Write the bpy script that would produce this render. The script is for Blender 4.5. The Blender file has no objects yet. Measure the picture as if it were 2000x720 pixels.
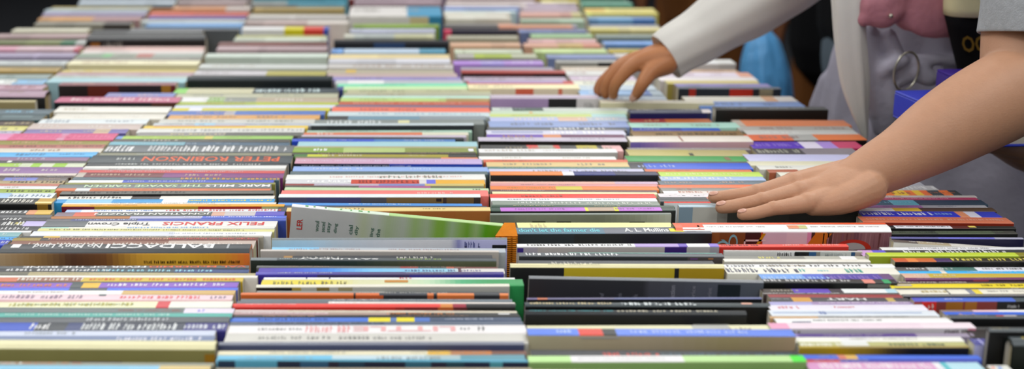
import bpy, bmesh, math, random
from mathutils import Vector, Matrix
random.seed(7)
sc = bpy.context.scene
COL = sc.collection

# ---------------------------------------------------------------- camera
FPX, PX0, PY0 = 2700.0, 790.0, 360.0          # focal length and optical axis in pixels of a 2000x720 frame
TH = math.atan(690.0 / FPX)                   # camera looks down by this angle
ZN = 0.90                                     # usual height of the upturned spines
CZ = ZN + 0.41                                # camera height
cd = bpy.data.cameras.new('camera'); cam = bpy.data.objects.new('camera', cd); COL.objects.link(cam)
cam.location = (0, 0, CZ); cam.rotation_euler = (math.pi/2 - TH, 0, 0)
cd.sensor_fit = 'HORIZONTAL'; cd.sensor_width = 36; cd.lens = FPX/2000*36
cd.shift_x = (1000 - PX0)/2000
cd.clip_start = .05; cd.clip_end = 60
cd.dof.use_dof = True; cd.dof.focus_distance = 1.50; cd.dof.aperture_fstop = 4.3
sc.camera = cam

# ---------------------------------------------------------------- world, lamps, exposure
w = bpy.data.worlds.new('world'); sc.world = w; w.use_nodes = True
w.node_tree.nodes['Background'].inputs[0].default_value = (.92, .96, 1.0, 1)
w.node_tree.nodes['Background'].inputs[1].default_value = .46
def lamp(name, loc, sx, sy, energy, col=(1, .985, .95), rot=(0, 0, 0)):
    l = bpy.data.lights.new(name, 'AREA'); l.shape = 'RECTANGLE'; l.size = sx; l.size_y = sy; l.energy = energy; l.color = col
    o = bpy.data.objects.new(name, l); COL.objects.link(o); o.location = loc; o.rotation_euler = rot
    return o
for k, (lx, ly) in enumerate([(-1.6, .2), (1.5, .2), (-1.6, 3.0), (1.5, 3.0), (-1.6, 6.0), (1.5, 6.0), (-1.6, 9.5), (1.5, 9.5), (-1.6, -2.8), (1.5, -2.8)]):  # last pair, behind the camera, is fill added to brighten camera-facing surfaces
    lamp('ceiling_and_fill_light', (lx, ly, 3.7), 1.3, 1.3, 41)
sc.view_settings.view_transform = 'Standard'; sc.view_settings.look = 'None'
sc.view_settings.exposure = -0.1; sc.view_settings.gamma = 1.0; sc.view_settings.use_curve_mapping = False

# ---------------------------------------------------------------- projection helpers
ST, CT = math.sin(TH), math.cos(TH)
def y_of(Y, z):                                # image row of a point at distance Y and height z
    dz = CZ - z
    return PY0 - FPX*(Y*ST - dz*CT)/(Y*CT + dz*ST)
def Y_at(y, z):                                # distance at which height z shows at image row y
    a = TH + math.atan((y - PY0)/FPX)
    return (CZ - z)/math.tan(a)
def z_at(y, Y):                                # height showing at image row y at distance Y
    a = TH + math.atan((y - PY0)/FPX)
    return CZ - Y*math.tan(a)
def X_at(x, Y, z):
    return (x - PX0)/FPX*(Y*CT + (CZ - z)*ST)
def P3(x, y, Y):                               # point at distance Y seen at pixel (x, y)
    z = z_at(y, Y)
    return Vector((X_at(x, Y, z), Y, z))

# ---------------------------------------------------------------- materials
def hexc(h):
    h = h.strip()
    if len(h) == 3: h = ''.join(c*2 for c in h)
    r = [int(h[i:i+2], 16)/255 for i in (0, 2, 4)]
    return tuple((c/12.92 if c <= .04045 else ((c+.055)/1.055)**2.4) for c in r)
def mat(name, col=(.5, .5, .5), rough=.5, metal=0, spec=.5, attr=False, noise=None, bump=None, sss=0, coat=0, base=1):
    m = bpy.data.materials.new(name); m.use_nodes = True
    nt = m.node_tree; b = nt.nodes['Principled BSDF']; L = nt.links
    b.inputs['Roughness'].default_value = rough; b.inputs['Metallic'].default_value = metal
    b.inputs['Specular IOR Level'].default_value = spec
    if coat: b.inputs['Coat Weight'].default_value = coat; b.inputs['Coat Roughness'].default_value = .2
    if isinstance(col, str): col = hexc(col)
    tc = nt.nodes.new('ShaderNodeTexCoord')
    src = None
    if attr:
        a = nt.nodes.new('ShaderNodeAttribute'); a.attribute_name = 'Col'; src = a.outputs['Color']
    else:
        rgb = nt.nodes.new('ShaderNodeRGB'); rgb.outputs[0].default_value = (*col, 1); src = rgb.outputs[0]
    if noise:                                   # (scale, amount): mottled wear of the colour itself
        n = nt.nodes.new('ShaderNodeTexNoise'); n.inputs['Scale'].default_value = noise[0]; n.inputs['Detail'].default_value = 4
        L.new(tc.outputs['Object'], n.inputs['Vector'])
        mr = nt.nodes.new('ShaderNodeMapRange'); mr.inputs['To Min'].default_value = base*(1-noise[1]); mr.inputs['To Max'].default_value = base*(1+noise[1])
        L.new(n.outputs['Fac'], mr.inputs['Value'])
        mx = nt.nodes.new('ShaderNodeVectorMath'); mx.operation = 'SCALE'
        L.new(src, mx.inputs[0]); L.new(mr.outputs[0], mx.inputs['Scale']); src = mx.outputs[0]
    L.new(src, b.inputs['Base Color'])
    if bump:                                    # (kind, scale, strength, distance)
        if bump[0] == 'noise':
            t = nt.nodes.new('ShaderNodeTexNoise'); t.inputs['Scale'].default_value = bump[1]; t.inputs['Detail'].default_value = 5
            out = t.outputs['Fac']
        else:
            t = nt.nodes.new('ShaderNodeTexWave'); t.inputs['Scale'].default_value = bump[1]; t.bands_direction = bump[0]
            t.inputs['Distortion'].default_value = .6; out = t.outputs['Fac']
        L.new(tc.outputs['Object'], t.inputs['Vector'])
        bp = nt.nodes.new('ShaderNodeBump'); bp.inputs['Strength'].default_value = bump[2]; bp.inputs['Distance'].default_value = bump[3]
        L.new(out, bp.inputs['Height']); L.new(bp.outputs[0], b.inputs['Normal'])
    if sss:
        b.inputs['Subsurface Weight'].default_value = sss
        b.inputs['Subsurface Radius'].default_value = (.012, .005, .003); b.inputs['Subsurface Scale'].default_value = .5
    return m
M_COVER = mat('printed_cover', attr=True, rough=.42, spec=.5, noise=(60, .07), bump=('noise', 90, .12, .0006), base=.89)
M_PAGES = mat('paper_edges', attr=True, rough=.9, spec=.1, noise=(25, .08), bump=('Y', 700, .5, .0004), base=.89)
M_INK = mat('cover_ink', attr=True, rough=.4, spec=.4, noise=(80, .06), base=.89)

def link(name, me, m, parent=None, smooth=False):
    o = bpy.data.objects.new(name, me); COL.objects.link(o)
    if m is not None and not me.materials: me.materials.append(m)
    if parent is not None: o.parent = parent
    if smooth:
        for p in me.polygons: p.use_smooth = True
    return o
def empty(name, loc=(0, 0, 0), rot=(0, 0, 0)):
    o = bpy.data.objects.new(name, None); COL.objects.link(o); o.location = loc; o.rotation_euler = rot
    o.empty_display_size = .03
    return o
def tag(o, label=None, cat=None, group=None, kind=None):
    if label: o['label'] = label
    if cat: o['category'] = cat
    if group: o['group'] = group
    if kind: o['kind'] = kind
    return o
class MB:                                       # mesh builder with a colour for every face
    def __init__(s): s.v, s.f, s.c, s.sm = [], [], [], []
    def face(s, idx, c, smooth=False): s.f.append(idx); s.c.append(c); s.sm.append(smooth)
    def quad(s, pts, c):
        n = len(s.v); s.v += [tuple(p) for p in pts]; s.face(tuple(range(n, n+len(pts))), c)
    def box(s, a, b, c):
        x0, y0, z0 = a; x1, y1, z1 = b; n = len(s.v)
        s.v += [(x0,y0,z0),(x1,y0,z0),(x1,y1,z0),(x0,y1,z0),(x0,y0,z1),(x1,y0,z1),(x1,y1,z1),(x0,y1,z1)]
        for q in ((3,2,1,0),(4,5,6,7),(0,1,5,4),(1,2,6,5),(2,3,7,6),(3,0,4,7)): s.face(tuple(n+i for i in q), c)
    def mesh(s, name):
        me = bpy.data.meshes.new(name); me.from_pydata(s.v, [], s.f); me.update()
        at = me.color_attributes.new('Col', 'FLOAT_COLOR', 'CORNER')
        vals = []
        for p in me.polygons:
            c = s.c[p.index]
            vals += [c[0], c[1], c[2], 1.0]*p.loop_total
        at.data.foreach_set('color', vals)
        me.polygons.foreach_set('use_smooth', s.sm)
        return me

# ---------------------------------------------------------------- the hall
def struct(name, mb, m):
    o = link(name, mb.mesh(name), m); o['kind'] = 'structure'; return o
M_FLOOR = mat('hall_carpet', '1b1c1f', rough=.95, spec=.1, noise=(8, .25), bump=('noise', 220, .4, .004))
M_SIDE = mat('grey_partition', '4a4b4d', rough=.9, spec=.1, noise=(2, .1))
M_WALL = mat('dark_wall', '0d0e10', rough=.95, spec=.05, noise=(2, .15))
mb = MB(); mb.quad([(-7, -4, 0), (7, -4, 0), (7, 12, 0), (-7, 12, 0)], (.01, .01, .01)); struct('floor', mb, M_FLOOR)
mb = MB(); mb.box((-7, 12, 0), (7, 12.1, 2.3), (0, 0, 0)); struct('wall_back', mb, M_WALL)
mb = MB(); mb.box((-7.1, -4, 0), (-7, 12.1, 2.3), (0, 0, 0)); struct('wall_left', mb, M_SIDE)
mb = MB(); mb.box((7, -4, 0), (7.1, 12.1, 2.3), (0, 0, 0)); struct('wall_right', mb, M_SIDE)

mb = MB(); mb.box((-7, -4.1, 0), (7, -4, 2.3), (0, 0, 0)); struct('added_wall_front', mb, M_SIDE)  # unseen wall added behind the camera to darken reflections in the book faces

# ---------------------------------------------------------------- the long table
TZ = .765                                        # table top
M_TABLE = mat('table_laminate', '8b8578', rough=.5, noise=(6, .12))
M_STEEL = mat('table_steel', '55585c', rough=.4, metal=.8, noise=(10, .1))
tb = empty('display_table', (-.1, 2.6, 0)); tag(tb, 'long laminate table carrying all the rows of used books', 'table')
mb = MB(); mb.box((-.76, -1.95, TZ-.035), (.675, 1.75, TZ-.0005), (0, 0, 0)); link('table_top', mb.mesh('table_top'), M_TABLE, tb)
for sx in (-.72, .63):
    for sy in (-1.7, -.1, 1.55):
        mb = MB(); mb.box((sx-.02, sy-.02, 0), (sx+.02, sy+.02, TZ-.035), (0, 0, 0)); link('leg', mb.mesh('leg'), M_STEEL, tb)

# ---------------------------------------------------------------- the books
# One line per book, from the far end of a row to the near end:
#   rows of the photograph: top of the spine, bottom of the spine, bottom of the cover that shows (or .)
#   left and right end, spine colours, cover colours (. = as the spine), then extras after ';'
#   colours: c  |  c:x,c:x,c  (bands along the spine)  |  ~c,c,c (one running into the next)
#   extras: t text / m worn unreadable lettering, once a painted white glare / p printed patch / T M P the same on the cover / S sticker / h hardcover / r tilt
ROWS = {}
ROWS['outer left row'] = (-.845, -.622, '''
-10 2 . 150 345 b8c4cc
2 13 . 148 340 c3d0dc
13 17 . 100 340 a08f48
17 24 . 86 290 aebfc6
24 33 . 80 285 aea4c4
33 42 . 72 275 e0a86c:180,c8a0a0
42 55 . 62 255 8e8a7c:200,4c4640
55 66 . 20 172 dedac2
66 78 . . 170 b49a9a
78 90 . . 168 77804c:118,2a6a48:148,b8bcb8
90 103 . . 157 e4a8bc:30,e8c8d0:145,e07888;m,f4f0f0,20,140,.6
103 118 . . 145 b4a8c4
118 131 . . 128 c2c8c8
131 145 . . 112 b0924a
145 155 . . 98 90a09c
155 165 . . 90 e8ece8:28,8cbce0
165 174 . . 88 bc98a8
174 183 212 . 92 a88a9c 111117;h
195 198 213 . 70 c4b888 a8986a
213 222 . . 102 4c626c;m,8cc0dc,12,60,.5
222 237 . . 82 3c5458;p,6c8488,0,60,.3,.6
237 245 . . 62 442c1c
245 255 . . 50 dcd67c
255 261 . . 42 b4b0c8
''')
ROWS['inner left row'] = (-.622, -.405, '''
-10 2 . 345 490 b4a8a8
2 13 . 342 480 b09c9c
13 24 . 290 488 e0a070:440,e8dcd4
24 31 . 290 486 d8604c
31 38 . 288 482 7058a0
38 45 . 275 480 bcc4c4
45 55 . 282 475 7ca8d8
55 58 . 255 470 5c6064
58 65 . 178 398 222427:250,606264
65 70 . 174 402 1a1c1e;m,a8a8ac,255,390,.6
70 74 91 172 403 26282c 1c1512;h;P,a86820,180,198,.2,.9;M,a09a90,206,243,.8
91 98 . 165 400 d0a8a0
98 104 . 160 400 d8ccc8
104 112 . 150 398 889c88:200,7cb880:218,98a090:268,b06c60:300,98a098
112 118 . 142 395 88847c
118 136 . 128 385 ece6c0
136 141 . 122 382 c8b458
141 147 . 112 378 b494a0
147 152 . 104 372 b4bcb4
152 160 . 96 365 a4ccd4
160 166 181 118 346 885058 201814:175,6a2410:235,241a14:318,b8801c:336,701c10
181 189 . 208 342 7480c0
189 199 208 112 352 c0587c 14181c:300,582c1c;m,f0d8dc,140,330,.6
208 222 . 108 330 ece9df
222 232 . 106 322 e4e0d4
232 241 . 78 290 dce4e6
241 252 . 58 275 cab8b0
252 260 . 50 250 7c70a8:185,c8b090:215,6c60a8
260 274 . . 226 e088b8:20,dc5488:115,d890b0:130,d84c80;m,e878a0,20,220,.5
274 282 . . 212 8c8410
282 289 . . 205 b4685c;m,6c3830,20,200,.4
289 297 . . 200 dcd4c4;m,9c7058,60,120,.5
297 306 . . 190 58b4ec;r,-.35
306 313 . . 172 8a6488
313 318 . . 168 3c383c;p,f4f4f0,14,22,.1,.9
318 325 . . 165 a8d048:40,d8e0c0:62,9cd030:80,d8e0c0:105,9ccc30:130,d4dcc0
325 338 . . 158 8c629c
338 342 . . 150 dcd0c4
342 346 . . 140 3c1c0c
346 352 . . 130 605860:8,7480d0:72,6c6464
352 358 . . 125 b09c70;m,342c28,20,120,.6
358 362 . . 116 c0705c
362 368 . . 110 e4e4e8
368 376 . . 107 94ac30;m,1c1c10,12,100,.4
376 386 . . 106 a8c8ec:20,e0e8ec;m,7890b0,20,100,.4
386 397 410 . 105 24241c:73,c8a038 101010:77,8c6c1c:98,101010;m,e8e4d8,4,70,.7;p,f0e098,72,104,.7,1
410 418 . . 103 3a3a3c:55,e09868:72,e0b848;m,e8e8e8,4,50,.7
418 424 . . 100 54565a
424 430 . . 98 26262c;m,e8e8e8,6,44,.8
430 440 . . 88 2c2c30:46,c4b8e8;m,f0f0f0,4,44,.9;m,d8c860,20,44,.5
440 450 . . 78 2c2c30;m,d8d8d8,2,50,.6
450 453 . . 62 f0f0f0
453 461 . . 40 80b0b4
461 468 . . 30 38a4ec
468 479 . . 18 1c3cc0
''')
ROWS['left centre row'] = (-.405, -.155, '''
-10 3 . 490 680 50a4b8
3 10 . 490 676 a8b0ac:560,489cb4
10 14 . 492 675 151515:580,3c7c88
14 24 . 492 674 b8a060
24 29 . 490 674 6c5c14
29 40 . 482 680 d4d0cc
40 52 . 476 682 c4b0ac:600,e0d8d0
52 69 . 468 642 fafafa:553,e8dc20:592,f04838:632,3858c0;m,ffffff,474,540,.4
69 73 . 460 640 b0b068
73 82 . 455 640 ccd4c4;m,f8f8f8,500,625,.7
82 90 . 425 640 743830
90 104 . 420 640 b49ca0
104 125 . 395 640 ccd8cc;m,8c9494,520,620,.7
125 138 . 388 638 ccd0cc
138 147 . 380 636 c8c4c8:520,b0a850
147 152 172 367 650 14242a 0d181c;h
172 182 . 342 662 84d058:366,c8c4a0:495,1c3038;m,d8ecec,500,625,.7
182 190 . 345 660 b8b89c
190 199 . 345 660 e8e8e8:405,88b058:438,8c9088:500,b8a890
199 205 . 345 662 a8b848:500,b8c438
205 210 . 342 655 d4dcf4
210 216 . 338 645 d8cc18:370,e8e8e8:395,d0c830
216 224 . 330 635 4c70bc:440,b0b4c0:460,4c70bc
224 232 . 330 625 dca458
232 240 . 312 615 ccccc4
240 245 . 300 610 c0c8cc:380,9cc8e0:420,b4bcc8
245 250 . 282 602 ecc838;p,d89060,300,480,.0,.4
250 258 . 270 595 dcdcd8;m,a0a0a0,340,590,.5
258 265 . 270 590 888480:440,5c5c54
265 271 . 228 572 6c90d8:240,a8cc48:400,d8cc60:416,98c85c
271 277 . 222 566 45433a
277 283 . 214 565 70b0c0:360,3c5c74
283 298 . 206 572 62686c;m,ffffff,208,262,.9;m,dcdcdc,290,345,.8;m,f4f4f4,352,470,.9;m,e8e8e8,478,562,.8
298 303 . 195 570 86866c
303 318 . 176 570 2c3a40;t,PETER ROBINSON,278,545,e86020;m,c8ccc8,228,262,.3
318 323 . 170 562 2a3034;m,d0d4d0,225,510,.6
323 329 . 165 560 e8e8e4
329 332 . 162 556 b4b4b0;m,1c1c1c,212,335,.7
332 337 . 155 555 d04844
337 346 . 150 553 c4b8ac:165,6c1c24:318,7c2c78
346 351 . 142 545 4c6470;m,e8a830,352,545,.8
351 356 . 135 535 f0f4f8:240,3850c8;m,d8dcf0,250,400,.5
356 359 . 128 538 8c8c40
359 367 . 116 530 6e7678;t,THE SAVAGE GARDEN,166,396,d0ecc8;t,MARK MILLS,402,528,ffffff
367 372 . 110 528 d87444:148,e4e4e4:176,d87444
372 378 382 120 536 5c5c54 0c0c0c;m,141414,140,360,.6
382 388 . 114 537 e8e4dc:258,2c1c1c:314,ece8e0;m,303030,135,235,.7
388 395 . 108 537 1c98d8:130,8cc8e8:220,1c98d8:318,f4f8fc:368,1c98d8;m,f0e040,370,530,.4
395 398 . 124 540 ece8e0;m,886838,220,420,.6
398 402 408 122 556 eca810 78102c:186,b08c20:388,a81c08:512,b0b078
408 413 . 130 557 a8c4f0:160,e8ecf4;m,d83020,325,545,.7;m,4080d0,185,300,.5
413 421 . 110 557 806c78:146,d85c3c:190,4a504c:415,d8a890:440,c8c0c0:500,5850c0;t,JONATHAN FRANZEN,186,412,f4f4ec
421 426 . 100 560 b06c1c:255,b4b4d4:395,4c68d8;m,e8e8ff,360,540,.5
426 431 . 92 560 5c5c64:140,40487c:270,3850b0
431 442 . 87 541 60666a:170,ece8e4;t,Triple Crown,172,294,101010;t,FELIX FRANCIS,318,516,d81810
442 446 . 80 538 b0dcd0:135,e4e4dc;m,50a0e0,250,410,.7
446 451 . 74 535 dcd890;m,686858,95,475,.5
451 460 . 62 530 e4e8f0:200,d8dce8:340,ececec;m,b0b8c4,330,500,.3
460 463 . 40 515 101418:86,e0b840:118,b0a898;m,505050,120,480,.7
463 469 . 26 505 98802c:80,34302c:100,6c2c1c:500;m,e0b090,95,330,.5;m,e05048,330,500,.4
469 473 . 24 500 8c5c48:330,c8b4a8;m,ece0d4,60,480,.4
473 488 518 5 490 33383c ~c4a884,ac8450,64402c,84542c,ecb03c,f4bc38,ecac2c,f47c34;h;t,BALDACCI,208,418,ffffff;t,No Man's Land,66,198,e8e8e8;p,ffffff,23,40,.2,.75;p,b8bcc0,444,448,.15,.85;M,201008,285,470,.2
518 524 . . 487 4c5256;t,FEVER OF THE BONE,46,286,ffffff;t,VAL McDERMID,292,482,f06838
524 531 . . 485 141820:150,1c3848:340,143878;m,f0f0f0,12,210,.7;m,a0e0f0,190,410,.7
531 537 . . 505 686858:55,b8ac80
537 541 . . 503 f0ece4
541 549 . . 475 d0704c:35,985c40:160,d8b828;m,f0ece0,35,160,.7;m,d84820,175,465,.6
549 551 . . 470 38504c
551 561 . . 466 8858c4:140,404c50:162,f0bc20:196,8858c4;m,e89040,4,130,.6;m,f4ecf8,212,324,.6;m,f4ecf8,342,440,.6
561 566 . . 465 4870e8:136,404c5c:210,4870e8
566 574 . . 460 ecece8:240,d4b06c
574 585 . . 453 ecd0d8;m,907890,4,160,.7;m,e85058,234,390,.6;m,887088,410,440,.5;p,505860,190,204,.0,.3
585 588 . . 452 d4a4a4
588 600 . . 455 ececc4:308,d84048:333,ecece0;m,c0b850,20,260,.6;m,688060,30,260,.3
600 610 . . 455 6a7474:358,e8dcf0;m,7878e0,385,400,.6;m,a04830,230,350,.3
610 618 . . 453 50b0a4;m,c8e8e0,10,330,.5
618 629 . . 448 545a60;m,d0d4d8,170,330,.6
629 645 . . 444 2850c0:70,303840:130,2c3c70:160,30384c:360,302c80;m,f4f4f4,60,100,.8;m,e8ecec,160,350,.9;m,dce0e8,360,435,.6
645 655 . . 422 ccd4e8
655 660 . . 420 7484a8;m,e4e4f0,230,390,.7
660 675 706 . 420 e8e2b4 948e54;P,4c1c4c,137,239,.74,.98;P,b08020,400,420,.2,1;h
706 712 . . 416 909484;m,d86030,0,160,.6;m,f8f8f8,0,40,.8
712 722 . . 410 80c4e4:250,8cc8e8:310,d8c080
722 736 . . 405 8c6c4c
''')
ROWS['centre row'] = (-.155, .103, '''
-12 0 . 690 866 c8bcc0
0 6 . 690 865 b8a0ac
6 11 . 690 862 8c747c
11 28 47 684 861 dcd8d4:795,3c94bc e0dad8:800,d4c498:836,2c84ac;h
47 56 . 688 860 84a430
56 66 . 682 852 c0c4d8
66 77 . 670 850 e4e4d4:690,c0c8c4:770,d0d0a8
77 80 95 652 876 181a20 0f1018:730,20406c:790,14161e;h
95 106 . 645 872 78a8e8:670,c8dcf0:820,58a8c8
106 114 . 642 880 ecd8a0;m,d09090,660,720,.5
114 125 . 640 882 dcdce4
125 136 . 640 884 ccc8c4;m,9c8068,690,880,.5
136 143 . 638 886 b4ac94;p,d8b858,675,695,0,1
143 150 . 640 893 c0a8a4
150 156 . 642 900 9488c4
156 163 . 655 905 c8ccd0:680,e8e8e8:750,b8bcc4
163 168 . 660 912 78e0b4
168 174 . 660 918 38448c:672,ccecb0
174 181 . 678 958 bcbc94
181 187 . 672 960 b0b098
187 191 . 668 960 c0e8d8
191 198 . 664 958 b8d478:870,b09048
198 205 . 662 956 c05030;m,ecb0a0,690,900,.3
205 209 . 655 955 5c6888
209 218 . 648 955 f07454
218 226 . 640 955 ccdce0;m,98b4c8,700,940,.4
226 233 . 640 948 14181c:680,6c90a4:820,88949c
233 240 . 615 945 848c88;m,e4e8e8,640,745,.7;p,e0dca8,778,800,.2,.8
240 244 254 608 925 c4d0d4 3a3c40:640,2c2e34
254 258 . 600 922 a4c8b4
258 263 . 594 915 dc7440:825,dcd8c0;m,f0d8c8,620,645,.7
263 267 . 586 910 c8bccc
267 271 . 580 905 20242a
271 276 . 570 888 1c48c8:730,3c78c0
276 285 . 582 932 a4d0d8
285 288 . 575 930 b0a888
288 297 . 572 930 88a838:670,b4c878:790,88943c;m,ffffff,612,644,.6;p,f4f4ff,914,924,.2,.8
297 301 . 570 930 3c3428
301 306 . 574 930 387420:600,ccd018:640,a89c20:875,2c2c24
306 309 . 576 932 7c7450:860,e89060
309 319 325 576 940 ~d49cb0,d0a8c8,c4b0e0 141820:660,182c4c:760,1c44b0;m,e8e0f0,580,900,.2;M,e8e8f0,590,800,.3
325 334 . 572 957 94b4ec
334 340 . 567 952 54686c
340 350 . 560 948 ecece8;m,8c8c78,742,862,.5;m,e4a8a0,645,900,.25
350 358 . 558 946 d8d8dc:685,cc3c10:818,dcd8d8:832,6868e0:850,ecb010;m,902010,700,815,.7;m,ffffff,600,680,.6
358 362 . 557 945 900c10:614,bcacc0:740,8088c0:830,d0bc70
362 366 . 556 944 484838:700,a8508c:840,606038
366 371 . 555 953 c4dcb0;m,484848,922,936,.5
371 378 . 550 953 f47c74;m,f8b8b0,815,880,.3
378 384 396 545 938 e8f0f0 54546c:600,4c4c78:705,5c5858:755,8c6c38:865,4c3420:872,7c5c28:925,3c2c1c;P,3c2818,852,862,.1,.6
396 401 . 542 940 4090e0;m,e8f0f4,680,800,.3
401 404 . 544 950 343848
404 411 429 561 958 ecd088 ac602c:780,a85c28:890,a86028
415 420 463 570 984 f4f4f4:640,e0f0dc:760,b8dc90 ~c0c0c0:570,c0c0be:690,b8c0a0:712,bcc0b8:735,a8b890:760,b4bcac:790,9cb874:812,a8b898:835,84b040:855,80b03c:868,a0b890:885,8cb45c:900,70a828:915,98b878:932,58a810:950,64a818:968,7cb444;r,5.5;p,48a83c,596,602,.3,.8;p,48a83c,612,616,.3,.8;p,48a83c,634,638,.3,.8;p,48a83c,664,668,.3,.8;p,48a83c,684,687,.3,.8;p,48a83c,700,708,.3,.8;p,48a83c,718,722,.3,.8;V,LER,588,.50,.98,c03028,11;V,woul,622,.52,1,507060,8;V,seced,634,.53,1,507060,8;V,stay,646,.53,1,507060,8;V,ding,659,.55,1,507060,8;V,cial,688,.56,1,507060,8;V,dly,700,.57,1,507060,8;V,ling,730,.60,1,507060,8;V,the,742,.62,1,507060,8
463 466 483 532 991 8c9498 ~bcdcec,c4e0f0,d0dce8,d8dce4,dcdce0,d8d8dc:880,8c8cc0:896,b8b8e0:905,c0c0e8:960;h;M,606498,908,940,.7;P,101010,962,990,.55,.95
483 487 . 530 985 88ccf4:622,b4bcc4
487 490 498 508 973 d8d0c8 c0bab4
498 503 . 555 962 a87c38:572,1c2128
503 508 519 489 968 7c8488:540,4c5458 ~2a332e,28342e,2a3c38,505844,646c50,5c6448;t,SATURDAY,580,738,f8f8f8;m,b8c8c8,545,580,.5;m,a8c850,775,862,.5
519 523 . 500 970 686868:780,983830:815,3c4044:870,c04828:885,6c3028
523 530 . 505 984 ~4830a8:520,3c48c8:570,2c80e0:640,74c0f0:720,98d0e4:880,dcd8d4:900,dcd8d4;p,5c3840,894,900,0,1;m,606490,790,940,.4
530 535 541 500 984 ~5c54bc,4c44a4,544878,544870,3c308c 3428a0:620,34285c:800,2c2490
541 545 . 515 1005 f4f4f4:540,f0f0ec;m,d03030,780,806,.9;p,303060,597,600,0,1;p,303060,642,645,0,1
545 554 . 512 1022 ~ecd838,e8d840:640,dcdcb0:700,e0e0b8:770,c0dcb8:840,48b078:900,2c9c54,2c9c54;m,787040,535,680,.5;p,c88830,752,798,.1,.5
554 559 568 502 996 ece8d8 181210:572,b8a04c:590,c0c0b4:620,8c7838:645,c8c8c0:662,a8a078:690,c4c4bc
568 571 . 500 990 8c8c88:750,3c4248;m,b0b0a8,700,880,.5
571 575 583 470 992 ec8048:690,1c1c1c:694,e87840:740,3c4048:834,e07c40:846,20242c:853,ec8848:925,383c40:975,ec8848 dc6c28:690,181818:694,d46028:748,2c2c30:834,d86c30:846,20242c:853,e07838:925,2c2c30:975,e07838
583 588 . 470 1000 6c7880;m,e8e8e8,650,745,.5;m,c8d0d4,760,920,.4
588 591 . 462 1004 686c74:640,e8e0d8;m,f8f8f8,648,700,.8
591 597 605 455 1006 f05048:860,e09048:884,a83848:910,2c2c2c cc2418:772,a81c14:790,801418:855,c06020:885,60141c:912,141414;h
605 609 . 456 1008 d8c8c4:560,dcd4c0
609 614 . 455 1010 c0a0a0:640,b0988c:760,2c2420:885,303030;m,f4ecec,470,640,.6;m,f09038,755,885,.7;p,e8e8e8,972,994,.3,.9
614 619 . 455 1015 0f0f12
619 627 . 450 1018 4074d8:720,f0e010:763,5878b0:775,f0e010:810,4c74c4:840,40506c;m,203060,505,640,.5;m,c8d0e0,870,960,.4
627 634 . 448 1022 5c687c;m,202838,505,750,.5
634 650 . 445 1028 f0ecec;m,eca8a8,598,680,.9;t,LITTLE,690,890,eeb0b0;m,808080,505,590,.3;m,6c6c6c,900,916,.3;m,585858,934,948,.6
650 666 . 440 1029 d4d2ca;m,8c8c88,505,640,.35;m,8c8c88,662,840,.35
666 672 684 428 1024 808494 4c5478
684 692 . 426 1028 e8e0c0:835,f0bc28:880,c47830:960,784c38
692 700 . 426 1026 74c4e8:650,c8dce4:830,a8c0c4:900,5c98a8
700 704 717 424 1036 58a8c4 28405c:458,60b4d4:540,28344c:585,38688c:640,302c40:660,284860:710,242c44:790,3c7890:840,2c2c44:870,285060:905,24304c:955,58a8b8:980,24304c
717 736 . 420 1040 b0a48c
''')
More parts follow.
